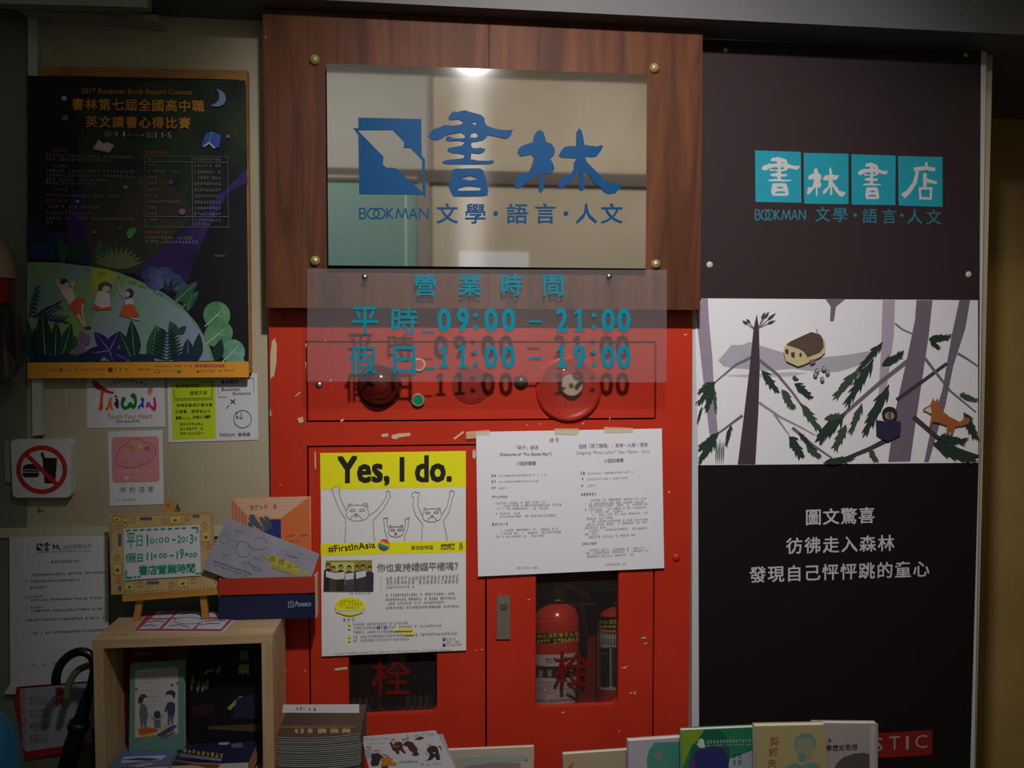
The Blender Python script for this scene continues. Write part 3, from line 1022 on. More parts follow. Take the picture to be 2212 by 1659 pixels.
for p, w, w1, mm in (([(435, 640), (330, 690), (200, 800)], 22, 10, TRK2), ([(480, 655), (600, 750), (700, 870), (850, 1080), (890, 1130)], 22, 10, TRK2), ([(375, 1020), (240, 1120), (120, 1200)], 20, 8, TRK2),
                     ([(480, 935), (620, 1030), (760, 1100), (850, 1150)], 18, 8, LIL), ([(580, 1010), (680, 1150)], 16, 8, LIL), ([(700, 1100), (830, 1210), (960, 1300)], 22, 12, TRK2), ([(1460, 660), (1280, 800), (1050, 1000), (880, 1210)], 30, 22, TRK2),
                     ([(1710, 680), (1560, 790), (1380, 920)], 22, 26, TRK), ([(1560, 640), (1730, 860), (1900, 1000)], 20, 10, TRK2), ([(1780, 615), (1840, 650), (1912, 700)], 18, 10, TRK2), ([(1370, 420), (1420, 460), (1490, 490)], 12, 10, TRK2),
                     ([(1490, 1030), (1640, 1160), (1760, 1240), (1912, 1290)], 34, 26, TRK), ([(1340, 1170), (1200, 1240), (1000, 1322)], 34, 24, TRK)):
    a.stroke(mm, p, w, w1)
a.poly(TRK, [(468, 358), (482, 450), (487, 700), (478, 1000), (458, 1340), (343, 1341), (380, 1050), (422, 700), (447, 450)])
for q in ((445, 455, 372, 400), (480, 450, 520, 345), (480, 450, 592, 352), (480, 450, 590, 400), (447, 450, 400, 390), (482, 440, 548, 342)):
    a.stroke(TRK2, [q[:2], q[2:]], 8, 4)
    a.leaf(GRN2, (q[0] + q[2]) / 2, (q[1] + q[3]) / 2, q[2], q[3], 22)
for q in ((200, 800, 75, 880, 70), (190, 810, 75, 960, 60), (190, 830, 130, 1010, 60), (190, 850, 200, 1010, 34), (110, 960, 80, 1080, 26), (500, 725, 610, 880, 70), (630, 850, 712, 990, 70), (755, 940, 885, 1130, 70), (715, 810, 832, 915, 70), (700, 770, 740, 790, 40), (1290, 540, 1120, 740, 60),
          (1130, 720, 962, 920, 70), (1230, 650, 1040, 970, 80), (1330, 820, 1155, 1170, 90), (1155, 940, 1072, 1150, 56), (1030, 1010, 845, 1195, 110), (1050, 1080, 970, 1255, 74), (910, 1040, 1040, 1020, 60), (680, 1155, 770, 1300, 80), (790, 1210, 885, 1300, 60), (740, 1130, 850, 1250, 40), (220, 1130, 80, 1250, 60), (200, 1160, 85, 1330, 70),
          (300, 1080, 265, 1225, 36), (1285, 690, 1430, 612, 70), (1590, 520, 1740, 505, 60), (1600, 530, 1665, 585, 40), (1790, 880, 1912, 925, 50), (1820, 1000, 1905, 1180, 80), (1650, 1165, 1842, 1190, 70), (900, 1330, 1120, 1290, 60), (1620, 1200, 1912, 1320, 120), (1200, 1230, 1250, 1320, 50)):
    a.tuft(GRN if rnd.random() < .6 else GRN2, *q)
for x in range(205, 265, 12):
    a.leaf(GRN2, x, 1170 + rnd.random() * 30, x - 6, 1340, 8)
a.poly(mat('#c2b183', 0.6), [(640, 600), (650, 570), (668, 543), (830, 480), (890, 500), (916, 545), (912, 610), (880, 640), (770, 690), (735, 700), (660, 665)])
a.poly(mat('#55463c', 0.6), [(662, 560), (690, 535), (822, 475), (880, 490), (900, 525), (905, 575), (880, 610), (800, 642), (775, 605), (740, 585)])
for l in ([(652, 590), (672, 585), (676, 622), (655, 615)], [(690, 610), (715, 605), (715, 645), (694, 640)], [(745, 615), (760, 610), (762, 635), (748, 640)]):
    a.poly(TRK, l)
a.stroke(TRK2, [(860, 455), (864, 495)], 5).poly(TRK2, [(810, 660), (850, 650), (850, 675), (820, 690)])
for x, y in ((860, 730), (905, 715), (930, 740), (895, 785), (850, 755)):
    a.ell(TRK2, x, y, 14, 18)
    a.ell(SNOW, x + 2, y - 4, 6)
FOX = mat('#9c5a30', 0.6)
a.poly(FOX, [(1620, 905), (1630, 930), (1650, 905), (1655, 945), (1680, 990), (1730, 1030), (1790, 1060), (1800, 1085), (1760, 1095), (1745, 1145), (1732, 1145), (1728, 1105), (1720, 1145), (1708, 1145), (1705, 1085), (1660, 1070), (1615, 1060), (1600, 1100), (1592, 1098), (1605, 1040), (1608, 990), (1560, 990), (1548, 980), (1600, 950)])
a.poly(mat('#c9b9a8', 0.6), [(1560, 985), (1600, 960), (1610, 990), (1605, 1010)])
a.poly(FOX, [(1785, 1070), (1830, 1030), (1860, 1040), (1850, 1075), (1800, 1090)])
a.ell(mat('#2a2124', 0.6), 1335, 1010, 50, 48).ell(mat('#8d7c6c', 0.6), 1335, 1022, 32, 26).quad(mat('#2a2124', 0.6), 1330, 1000, 1340, 1045)
a.poly(mat('#2a2740', 0.6), [(1245, 1050), (1290, 1055), (1330, 1070), (1370, 1052), (1410, 1065), (1402, 1150), (1350, 1175), (1325, 1190), (1285, 1170), (1248, 1145)])
a.done()
for px, py, mm in ((1567, 108, BRASS), (2086, 119, BRASS), (1533, 572, mat('#b9b5a4', 0.4)), (2092, 593, mat('#b9b5a4', 0.4))):
    MB().dome(at(px, py, YB), NF, 0.006 if py < 200 else 0.0075, 0.004, mm, 18, 4).build('pin', t, label='round pin')

# ------------------------------------------------------------------ papers on the cabinet
BLACK = mat('#1f1f1f', 0.6)
GREY = mat('#6a6a6a', 0.7)
LINE = mat('#8c8a8e', 0.7)
YELLOW = mat('#e3dd14', 0.6)
q = [(695, 1418), (1007, 1405), (1006, 974), (692, 979)]
t, a = sheet('event_poster', q, -0.024, mat('#d6d5d4', 0.65, spec=0.2), 'white and yellow poster with line drawn bears on the red hose door', 'poster')
a.fr(580, 960, 3.457).part('colour_band_print', 'bright yellow bands')
a.poly(YELLOW, [(385, 64), (1473, 49), (1475, 315), (387, 338)]).poly(YELLOW, [(389, 742), (1474, 718), (1475, 803), (390, 832)])
a.part('title_lettering', 'bold condensed black title')
a.text(BLACK, 'Yes,', 520, 97, 897, 318, -0.03, 0.035).quad(BLACK, 979, 94, 1015, 279).text(BLACK, 'do.', 1100, 90, 1362, 280, -0.02, 0.035)
a.part('bear_print', 'three line drawn bears with raised arms')
PF = mat('#d6d5d4', 0.65, spec=0.2)
a.poly(PF, [(470, 335), (487, 325), (490, 313), (505, 318), (525, 310), (530, 325), (528, 345), (478, 345)])


def bear(head, ears, eyes, nose, mouth, lines, ex):
    a.stroke(LINE, head, 5, closed=True)
    for l in ears + [mouth] + lines:
        a.stroke(LINE, l, 5)
    for x, y in eyes:
        a.ring(LINE, x, y, ex, ex * .42, 4)
    a.ell(GREY, nose[0], nose[1], ex * .55, ex * .3)


bear([(590, 470), (615, 456), (660, 452), (705, 455), (735, 468), (747, 500), (748, 535), (725, 560), (690, 570), (650, 573), (615, 565), (585, 545), (580, 505)],
     [[(590, 470), (592, 450), (607, 441), (622, 452)], [(603, 462), (606, 452), (614, 452)], [(703, 452), (715, 437), (735, 440), (743, 455), (737, 470)], [(716, 455), (725, 450), (731, 460)]],
     [(628, 493), (700, 492)], (655, 522), [(610, 562), (625, 535), (650, 525), (675, 530), (702, 562)],
     [[(640, 540), (655, 537), (670, 540)], [(475, 345), (495, 400), (525, 480), (577, 560)], [(525, 325), (535, 400), (580, 495)], [(478, 348), (470, 335), (487, 325), (490, 313), (505, 318), (525, 310), (530, 325), (523, 335)],
      [(748, 530), (800, 500), (850, 440), (885, 380)], [(782, 567), (850, 495), (905, 400)], [(885, 380), (878, 355), (893, 345), (910, 360), (903, 372), (912, 388), (905, 400)],
      [(577, 560), (576, 640), (570, 735)], [(782, 565), (785, 650), (793, 727)]], 20)
bear([(1165, 490), (1200, 480), (1250, 480), (1285, 495), (1292, 530), (1280, 560), (1240, 578), (1190, 578), (1155, 560), (1152, 525)],
     [[(1165, 492), (1158, 478), (1170, 472), (1182, 484)], [(1264, 482), (1272, 472), (1284, 478), (1284, 492)]],
     [(1190, 510), (1253, 508)], (1222, 532), [(1185, 572), (1200, 548), (1222, 540), (1245, 548), (1260, 572)],
     [[(1085, 395), (1080, 460), (1100, 530), (1152, 595)], [(1118, 390), (1115, 460), (1152, 540)], [(1087, 398), (1070, 385), (1072, 365), (1085, 358), (1100, 352), (1110, 362), (1125, 357), (1128, 375), (1118, 390)],
      [(1290, 530), (1330, 470), (1355, 375)], [(1305, 573), (1350, 500), (1378, 385)], [(1355, 375), (1350, 355), (1365, 340), (1372, 350), (1385, 350), (1388, 365), (1378, 385)],
      [(1152, 595), (1146, 660), (1142, 722)], [(1305, 570), (1322, 640), (1335, 715)]], 17)
bear([(905, 620), (950, 612), (1000, 615), (1010, 650), (995, 680), (950, 693), (905, 680), (893, 650)],
     [[(905, 622), (900, 608), (912, 602), (922, 614)], [(985, 612), (995, 600), (1006, 608), (1002, 620)]],
     [(927, 638), (980, 637)], (950, 662), [(940, 675), (950, 672), (960, 675)],
     [[(862, 570), (868, 640), (888, 700), (888, 724)], [(885, 575), (893, 625)], [(862, 572), (858, 552), (868, 546), (875, 552), (893, 548), (885, 575)],
      [(1012, 640), (1025, 580)], [(1045, 580), (1043, 620), (1015, 690), (1015, 718)], [(1025, 580), (1018, 560), (1032, 550), (1040, 553), (1052, 542), (1048, 580)]], 17)
a.part('rainbow_emblem', 'rainbow striped round emblem')
cols = ['#c9342c', '#dd7a2c', '#ddc52c', '#3f9a48', '#2f5fae', '#6b3f93']
ng = math.radians(20)
for i, c in enumerate(cols):
    lo, hi = -43 + 86 * i / 6, -43 + 86 * (i + 1) / 6
    pts = [(math.sqrt(max(43 ** 2 - v * v, 0)), v) for v in [lo + (hi - lo) * k / 5 for k in range(6)]]
    pts = pts + [(-u, v) for u, v in reversed(pts)]
    a.poly(mat(c, 0.6), [(862 + u * math.cos(ng) - v * math.sin(ng), 750 + u * math.sin(ng) + v * math.cos(ng)) for u, v in pts])
a.part('slogan_lettering', 'handwritten slogan and sponsors')
a.text(BLACK, '#FirstInAsia', 450, 757, 800, 811, -0.1, -0.012, -0.2)
a.cjk(BLACK, '厭世動物園', 1080, 771, 1215, 768, 33)
a.text(BLACK, 'AMNESTY', 1286, 743, 1392, 765, -0.02, 0.02).text(BLACK, 'INTERNATIONAL', 1286, 771, 1391, 786, -0.02, 0.01)
a.stroke(BLACK, [(1428, 790), (1428, 752), (1446, 752), (1446, 790)], 4).stroke(BLACK, [(1431, 748), (1428, 740), (1438, 732), (1445, 742), (1438, 750)], 3).stroke(BLACK, [(1422, 775), (1452, 765)], 3)
a.part('photo', 'small group photo')
a.poly(mat('#8f8436', 0.5), [(428, 868), (773, 863), (773, 1098), (430, 1098)])
a.quad(mat('#b9bb5a', 0.5), 470, 880, 640, 950).quad(mat('#4a3f2a', 0.5), 430, 1050, 772, 1097)
for i, (x, y) in enumerate(((443, 910), (485, 930), (540, 920), (602, 925), (662, 925), (705, 920), (757, 930))):
    a.poly(mat(('#2a2626', '#453c3a', '#332c2a', '#4a4250', '#3c3438', '#403836', '#353040')[i], 0.6), [(x - 32, 1097), (x - 28, y + 30), (x - 10, y + 18), (x + 12, y + 18), (x + 28, y + 32), (x + 26, 1097)])
    a.ell(mat('#2b211f', 0.6), x, y - 4, 17, 20).ell(mat('#a88a6e', 0.6), x, y + 3, 13, 15)
for l in ([(428, 945), (500, 960), (570, 950), (565, 1005), (500, 1010), (430, 990)], [(572, 965), (640, 958), (636, 1005), (575, 1012)], [(650, 955), (728, 940), (728, 985), (655, 1005)]):
    a.poly(mat('#c9c8c4', 0.6), l)
a.part('heading_lettering', 'grey question heading')
a.cjk(GREY, '你也支持婚姻平權嗎？', 842, 918, 1418, 906, 66, 0.004)
a.part('body_print', 'lines of small grey print')
for x0, y0, x1, y1, h in ((875, 1000, 1425, 985, 27), (875, 1030, 1420, 1018, 27), (875, 1064, 1090, 1060, 16), (875, 1124, 1390, 1110, 17), (875, 1156, 1402, 1143, 17), (875, 1186, 1315, 1175, 17), (875, 1218, 1425, 1205, 17), (610, 1112, 765, 1108, 12),
                          (550, 1308, 650, 1306, 26), (632, 1341, 1040, 1330, 17), (632, 1369, 1295, 1350, 17), (632, 1400, 1080, 1390, 17), (632, 1435, 1425, 1407, 17), (632, 1464, 1050, 1450, 17), (1330, 1450, 1395, 1449, 13), (1330, 1472, 1430, 1470, 13), (1330, 1495, 1445, 1492, 13)):
    a.micro(INK2, x0, y0, x1, y1, h)
a.micro(INK3, 495, 1559, 1365, 1530, 12)
a.part('oval_print', 'yellow oval with small print')
a.ell(YELLOW, 607, 1210, 112, 69, 0, 32)
a.quad(PF, 505, 1236, 706, 1257)
for y, x0, x1 in ((1172, 532, 680), (1195, 512, 700), (1220, 535, 678)):
    a.micro(mat('#6d6a1c', 0.6), x0, y, x1, y - 3, 19)
a.text(GREY, 'Taiwan: Will You Say Yes?', 512, 1238, 702, 1256, -0.02)
a.part('highlight_print', 'yellow bullets and marker strokes')
for y in (1341, 1371, 1435, 1464):
    a.quad(YELLOW, 595, y - 9, 614, y + 9)
for x in (1000, 945):
    a.quad(YELLOW, x, 1378, x + 70, 1394, -0.02)
a.quad(YELLOW, 1015, 1408, 1085, 1424)
a.quad(mat('#b8b36a', 0.6), 838, 985, 842, 1080)
for x, y, c in ((823, 1363, '#3c5a9a'), (875, 1362, '#4a8cc0'), (1312, 1451, '#3c5a9a'), (1312, 1494, '#555a66')):
    a.quad(mat(c, 0.6), x - 11, y - 9, x + 11, y + 9)
a.text(PF, 'f', 818, 1356, 829, 1371).text(PF, 'f', 1307, 1444, 1317, 1459)
a.done()

# folded notice
t = thing('paper_notice', at(1230, 1240, -0.026), 'wide white typed notice with a centre fold taped over the extinguisher door', 'notice')
YN, YF = -0.027, -0.0245
m = MB()
fr = lambda x, y: (1020 + x / 4.609, 900 + y / 4.609)
TL, TR, BR, BL, FT, FB = [at(*fr(*p), y) for p, y in (((38, 152), YN), ((1888, 118), YN), ((1912, 1508), YN), ((58, 1592), YN), ((925, 136), YF), ((945, 1552), YF))]
up = Vector((0, 0.0004, 0))
m.prism([BL, FB, FT, TL], up, PAPER).prism([FB, BR, TR, FT], up, PAPER)
m.build('sheet', t)
a = Art(t, (0, YN, 0)).fr(1020, 900, 4.609)
TAPE = mat('#d9cfa9', 0.4, alpha=0.55)
for i, l in enumerate(([(-62, 150), (172, 132), (178, 180), (40, 190), (36, 215), (-60, 222)], [(818, 118), (1060, 118), (1062, 150), (1040, 178), (822, 172)], [(1312, 102), (1600, 112), (1605, 158), (1318, 158)])):
    a.part('tape', 'cream masking tape').poly(TAPE, l)
a.part('heading_lettering', 'grey typed headings')
a.cjk(INK2, '通告', 790, 229, 846, 226, 42)
a.cjk(INK2, '「君子」論述', 430, 306, 640, 303, 42)
a.text(INK, '(Discourse of “The Gentle Man”)', 275, 360, 790, 398, -0.012, 0.0)
a.cjk(INK, '小型討論會', 462, 464, 618, 460, 42)
a.cjk(INK2, '追想「馬丁路德」：文本・人事・信念', 1080, 292, 1728, 277, 44)
a.text(INK3, '(Imagining “Martin Luther”: Text・Person・Faith)', 1035, 338, 1770, 378, -0.012)
a.cjk(INK, '小型討論會', 1335, 437, 1490, 432, 42)
a.part('body_print', 'lines of small grey print')
for l in ((190, 588, 240, 586, 24), (190, 648, 240, 646, 24), (190, 711, 240, 709, 24), (1075, 562, 1125, 560, 24), (1075, 620, 1122, 618, 24), (1075, 683, 1120, 681, 24), (195, 800, 355, 797, 24), (195, 1073, 360, 1068, 24), (1080, 771, 1240, 766, 24), (1090, 1263, 1245, 1258, 24)):
    a.micro(INK, *l, gap=0)
for l in ((262, 588, 735, 573, 18), (262, 648, 660, 636, 16), (262, 710, 355, 706, 18), (1142, 562, 1605, 548, 18), (1142, 620, 1550, 606, 16), (1142, 682, 1240, 678, 18)):
    a.micro(INK3, *l)
for l in ((235, 860, 730, 845), (290, 886, 890, 870), (245, 915, 755, 905), (235, 965, 475, 958), (275, 995, 835, 975), (280, 1130, 870, 1108), (240, 1165, 885, 1140), (240, 1195, 735, 1178),
          (1165, 828, 1735, 812), (1120, 862, 1730, 845), (1160, 885, 1750, 868), (1120, 920, 1730, 900), (1160, 945, 1500, 935), (1200, 975, 1750, 955), (1120, 1012, 1400, 1000), (1170, 1040, 1750, 1020), (1120, 1072, 1745, 1048), (1120, 1102, 1330, 1095), (1165, 1130, 1750, 1106), (1120, 1165, 1250, 1160), (1160, 1195, 1620, 1175),
          (1170, 1325, 1735, 1305), (1130, 1355, 1755, 1330), (1140, 1388, 1610, 1368)):
    a.micro(mat('#8f8d95', 0.7), *l, 19, 0.2)
a.micro(INK3, 445, 1503, 660, 1496, 18).micro(INK3, 1325, 1468, 1535, 1460, 18)
a.done()

# ------------------------------------------------------------------ corkboard and contest poster
t = thing('pin_board', at(300, 800, -0.018), 'wood framed pin board mostly covered by the dark contest poster', 'pin board')
FRAMEW = mat('#ad7c41', 0.45, col2='#8f6230', scale=(12, 40, 40), ramp=(0.3, 0.7))
o_ = [(90, 806), (541, 806), (534, 152), (85, 143)]
i_ = [(105, 790), (518, 790), (514, 172), (105, 163)]
m = MB()
for k in range(4):
    k2 = (k + 1) % 4
    m.qbox([o_[k], o_[k2], i_[k2], i_[k]], -0.018, 0.0, FRAMEW)
m.build('frame', t)
MB().qbox(i_, -0.006, -0.001, mat('#6a4a2c', 0.8)).build('backing', t)
q = [(60, 817), (538, 815), (530, 174), (59, 163)]
NIGHT = mat('#15131c', 0.5, spec=0.3)
t, a = sheet('contest_poster', q, -0.0225, NIGHT, 'dark night garden poster with gold title and yellow foot band on the pin board', 'poster')
SKY = mat('#2b3b28', 0.5, col2='#171a1c', scale=(9, 9, 9), ramp=(0.4, 0.65))
PUR = mat('#3a2466', 0.5, col2='#21163a', scale=(12, 12, 12), ramp=(0.4, 0.7))
OLV = mat('#40362c', 0.5, col2='#2e3424', scale=(10, 10, 10), ramp=(0.4, 0.65))
Z4 = 3.95
a.fr(0, 0, Z4).part('sky_print', 'night sky with green and purple beams')
a.poly(SKY, [(650, 900), (1000, 700), (2000, 680), (2100, 720), (2110, 1450), (1880, 1640), (1500, 2000), (1250, 2260), (1000, 2300), (760, 2260), (690, 1700)])
a.poly(OLV, [(690, 1600), (900, 1500), (1400, 1500), (1650, 1800), (1250, 2250), (1150, 2330), (770, 2330), (730, 2000)])
a.poly(PUR, [(2105, 1440), (2112, 1560), (1950, 1640), (1750, 2000), (1600, 2400), (1580, 2520), (1250, 2420), (1150, 2340)])
a.poly(PUR, [(600, 1640), (690, 1600), (745, 2050), (770, 2260), (560, 2200)])
a.part('hill_print', 'pale watercolour hill')
HILL = mat('#6d8f86', 0.5, col2='#7f9a52', scale=(9, 9, 9), ramp=(0.4, 0.62))
HILL2 = mat('#8796ab', 0.5, col2='#7fa08a', scale=(8, 8, 8), ramp=(0.4, 0.62))
arc = [(230, 2235), (500, 2240), (780, 2275), (1000, 2320), (1200, 2400), (1400, 2500), (1550, 2610), (1680, 2760), (1780, 2930), (1830, 3080)]
a.poly(HILL, arc + [(230, 3080)])
a.poly(HILL2, [(1080, 2420), (1300, 2480), (1600, 2680), (1750, 2900), (1800, 3078), (700, 3078), (800, 2700)])
a.poly(mat('#9aa23c', 0.5), [(775, 2275), (930, 2300), (1010, 2360), (880, 2480), (800, 2520)])
a.micro(mat('#3c5a50', 0.6), 690, 2290, 1120, 2400, 30, 0.3).micro(mat('#3c5a50', 0.6), 1100, 2400, 1420, 2540, 30, 0.3)
a.part('plant_print', 'painted leaves and ferns')
PG = [mat(c, 0.55) for c in ('#1f4a37', '#16382f', '#2a5a40', '#1c2f44')]
VIO, RIB = mat('#2b2266', 0.55), mat('#8fa3b0', 0.55)
for x, y, w in ((290, 1960, 130), (370, 1990, 110), (440, 2050, 110), (500, 2040, 120), (280, 2080, 110), (420, 2150, 120), (330, 2140, 130)):
    a.ell(mat(('#1a2f5c', '#221646', '#16294a')[int(x) % 3], 0.6), x, y, w * .5, w * .55)
for x0, y0, x1, y1, w, k in ((540, 2240, 520, 2010, 90, 0), (640, 2250, 600, 1980, 80, 1), (690, 2250, 700, 2010, 70, 1), (740, 2260, 745, 2060, 60, 3), (860, 2280, 850, 2040, 100, 2), (930, 2250, 900, 2060, 110, 0)):
    a.leaf(PG[k], x0, y0, x1, y1, w)
OLV2 = mat('#5c6a42', 0.55)
for k in range(12):
    g = math.radians(200 + k * 13)
    a.leaf(OLV2, 1010, 2290, 1010 + 230 * math.cos(g), 2290 + 200 * math.sin(g), 40)
for x, y, r in ((1290, 2340, 80), (1400, 2350, 90), (1480, 2400, 80), (1330, 2400, 90), (1530, 2440, 60)):
    a.ell(mat('#55608c', 0.6, col2='#2f3a66', scale=(30, 30, 30)), x, y, r, r * .85)
for q in ((1430, 2500, 1400, 2380, 30), (1430, 2500, 1480, 2360, 30), (1440, 2480, 1540, 2400, 28)):
    a.leaf(PG[1], *q)
for q in ((1490, 2580, 1690, 2400, 110), (1560, 2620, 1700, 2480, 90), (1600, 2650, 1640, 2500, 70)):
    a.leaf(PG[2], *q, rib=RIB)
LG, LG2 = mat('#3f7a50', 0.55, col2='#6a9a72', scale=(30, 30, 30)), mat('#4f8a72', 0.55, col2='#7aa58f', scale=(30, 30, 30))
for cx, cy, rx, ry, mm in ((1850, 2690, 115, 120, LG), (1865, 2850, 125, 110, LG), (1990, 3000, 100, 105, LG2), (2010, 3110, 85, 80, LG2)):
    a.ell(mm, cx, cy, rx, ry, -25)
    a.stroke(mat('#a9b8a6', 0.6), [(cx - rx * .9, cy + ry * .8), (cx, cy), (cx + rx * .5, cy - ry * .5)], 12, 4)
    a.stroke(mat('#a9b8a6', 0.6), [(cx - rx * .1, cy), (cx + rx * .4, cy + ry * .1)], 8, 3)
DKB = mat('#26315c', 0.55)
for bx, by, ex, ey in ((240, 2720, 300, 2440), (290, 2700, 500, 2590), (300, 2700, 560, 2740)):
    a.stroke(DKB, [(bx, by), ((bx + ex) / 2, (by + ey) / 2 - 20), (ex, ey)], 9, 4)
    for k in range(7):
        f = (k + 1) / 8
        x, y = bx + (ex - bx) * f, by + (ey - by) * f
        a.leaf(DKB, x, y, x + 60, y - 45, 14).leaf(DKB, x, y, x + 70, y + 30, 14)
for x0, y0, x1, y1, w, k in ((260, 3078, 235, 2730, 90, 0), (300, 3078, 295, 2790, 100, 3), (390, 3078, 355, 2640, 150, 1), (470, 3078, 480, 2740, 120, 1), (520, 3078, 610, 2760, 130, 0), (1150, 3078, 1120, 2730, 130, 1), (1130, 3078, 1015, 2820, 110, 1), (1290, 3078, 1335, 2770, 120, 2), (1500, 2860, 1450, 2740, 90, 2), (1520, 2850, 1590, 2780, 60, 0), (1680, 3078, 1700, 2840, 90, 1), (1840, 3078, 1890, 2890, 100, 1), (1610, 3078, 1600, 2890, 110, 3), (640, 3000, 640, 2860, 60, 2)):
    a.leaf(PG[k], x0, y0, x1, y1, w, RIB if w > 100 else None)
for ex, ey in ((805, 2830), (1010, 2830), (690, 3030), (1090, 3070), (960, 3078)):
    a.leaf(VIO, 935, 2990, ex, ey, 110, RIB)
for k in range(9):
    f = k / 9
    x, y = 1420 + 10 * f, 3070 - 250 * f
    a.leaf(PG[1], x, y, x - 180 * (1 - f * .6), y - 60, 24).leaf(PG[1], x, y, x + 160 * (1 - f * .6), y - 60, 24)
for x, y in ((700, 2870), (740, 2900), (660, 3000), (690, 2980)):
    a.ell(mat('#7a5f8e', 0.6), x, y, 34, 46)
for x, y in ((350, 3060), (560, 3055), (760, 3050), (1210, 3060), (1580, 3055)):
    a.ell(PG[3], x, y, 110, 40)
a.part('figure_print', 'three children resting on the hill')
SKIN, WHT, ORG, HAIR = mat('#c7a795', 0.6), mat('#c2bbb4', 0.6), mat('#c4532c', 0.6), mat('#2a3050', 0.6)
f0 = lambda l: [(x, y + 1580) for x, y in l]
a.poly(WHT, f0([(510, 880), (560, 860), (620, 880), (650, 970), (590, 1020), (545, 950)])).poly(SKIN, f0([(475, 810), (495, 810), (515, 860), (505, 890)])).poly(SKIN, f0([(600, 840), (640, 810), (640, 840), (620, 880)]))
a.ell(SKIN, 548, 2440, 34, 34).poly(HAIR, f0([(515, 840), (525, 800), (560, 795), (580, 815), (560, 830), (540, 850)]))
a.poly(ORG, f0([(585, 1025), (640, 970), (720, 968), (725, 1000), (680, 1020), (690, 1090), (650, 1115)])).stroke(SKIN, f0([(660, 1100), (710, 1190), (740, 1215)]), 28, 16).stroke(SKIN, f0([(705, 1010), (700, 1080), (720, 1180)]), 24, 14).ell(HAIR, 750, 2797, 30, 10)
a.poly(WHT, f0([(830, 910), (880, 900), (940, 930), (940, 1040), (870, 1060), (800, 1040)])).poly(ORG, f0([(780, 1050), (800, 1010), (870, 1050), (950, 1030), (955, 1060), (830, 1065)])).ell(mat('#4a4438', 0.6), 900, 2445, 55, 38).ell(SKIN, 905, 2465, 34, 28).stroke(mat('#4a4438', 0.6), f0([(880, 840), (850, 850), (840, 900)]), 26, 8)
a.poly(WHT, f0([(1065, 990), (1110, 960), (1140, 980), (1140, 1020), (1070, 1025)])).poly(ORG, f0([(1055, 1020), (1135, 1015), (1190, 1110), (1100, 1130), (1018, 1110)])).ell(HAIR, 1105, 2500, 36, 38).ell(SKIN, 1085, 2510, 24, 26).stroke(SKIN, f0([(1060, 960), (1030, 920), (1005, 840)]), 20, 8).stroke(SKIN, f0([(1110, 1130), (1190, 1150)]), 16, 10)
a.part('title_lettering', 'gold printed title')
GOLD = mat('#c98a34', 0.55)
a.text(GOLD, '2017 Bookman Book Report Contest', 695, 752, 1640, 812, 0.012, 0.006)
a.cjk(GOLD, '書林第七屆全國高中職', 665, 888, 1690, 905, 108, 0.024)
a.cjk(GOLD, '英文讀書心得比賽', 782, 1037, 1575, 1050, 104, 0.024)
LT = mat('#aab0b8', 0.6)
a.text(LT, '9', 972, 1122, 1010, 1168).text(LT, '1', 1050, 1122, 1068, 1166).text(LT, '11', 1325, 1128, 1390, 1176).text(LT, '5', 1428, 1130, 1464, 1178)
a.ell(GOLD, 1030, 1150, 6).ell(GOLD, 1410, 1155, 6).ell(GOLD, 1100, 1150, 8).stroke(GOLD, [(1120, 1152), (1200, 1153)], 3).ell(GOLD, 1217, 1152, 9)
a.text(LT, '2017', 890, 1122, 958, 1142).text(LT, 'SEP', 895, 1148, 955, 1166).text(LT, '2017', 1248, 1128, 1312, 1148).text(LT, 'NOV', 1250, 1154, 1310, 1174)
a.part('body_print', 'pale small print and prize table')
OR2, GR2 = mat('#a8662a', 0.6), mat('#84868a', 0.6)
for l in ((450, 1285, 580, 1285, 30), (450, 1415, 580, 1415, 30), (450, 1617, 580, 1617, 30), (390, 1715, 580, 1717, 30), (390, 1817, 805, 1822, 30), (1240, 1300, 1425, 1303, 30), (1240, 1986, 1430, 1987, 30)):
    a.micro(OR2, *l, gap=0)
for l in ((390, 1325, 1155, 1342), (390, 1360, 960, 1370), (390, 1455, 1150, 1468), (390, 1492, 1150, 1505), (390, 1530, 920, 1538), (390, 1560, 850, 1570), (390, 1663, 1020, 1676), (390, 1762, 850, 1766), (390, 1860, 1135, 1870), (390, 1897, 460, 1898), (1240, 2028, 1650, 2032), (1240, 2064, 1715, 2068)):
    a.micro(GR2, *l, 27)
for y in (1355, 1408, 1462, 1512, 1564, 1616, 1668, 1720, 1770, 1822, 1873):
    a.micro(GR2, 1255, y, 1340 if y not in (1462, 1720) else 1540, y + 1, 25).micro(GR2, 1655, y + 4, 1885, y + 6, 25)
a.micro(GR2, 1655, 1910, 1820, 1912, 25).micro(GR2, 1830, 2183, 1925, 2184, 18)
for l in ([(1236, 1330), (1942, 1338), (1950, 1938), (1240, 1936)],):
    a.stroke(GR2, l, 4, closed=True)
a.stroke(GR2, [(1236, 1378), (1942, 1386)], 4).stroke(GR2, [(1238, 1846), (1948, 1848)], 4).stroke(GR2, [(1638, 1335), (1645, 1937)], 4)
a.part('moon_print', 'pale blue crescent moon')
a.poly(mat('#8793c0', 0.6), [(1845, 757), (1885, 770), (1920, 805), (1928, 850), (1910, 890), (1870, 910), (1820, 908), (1797, 898), (1840, 880), (1868, 850), (1870, 800)])
a.part('book_print', 'open pink book')
a.poly(mat('#b98aa5', 0.6), [(790, 1270), (840, 1190), (885, 1225), (915, 1210), (975, 1240), (935, 1305), (870, 1290)]).poly(mat('#c0b4bd', 0.6), [(812, 1255), (845, 1195), (885, 1230), (862, 1275)]).poly(mat('#c0b4bd', 0.6), [(885, 1230), (915, 1215), (965, 1242), (930, 1290), (870, 1278)])
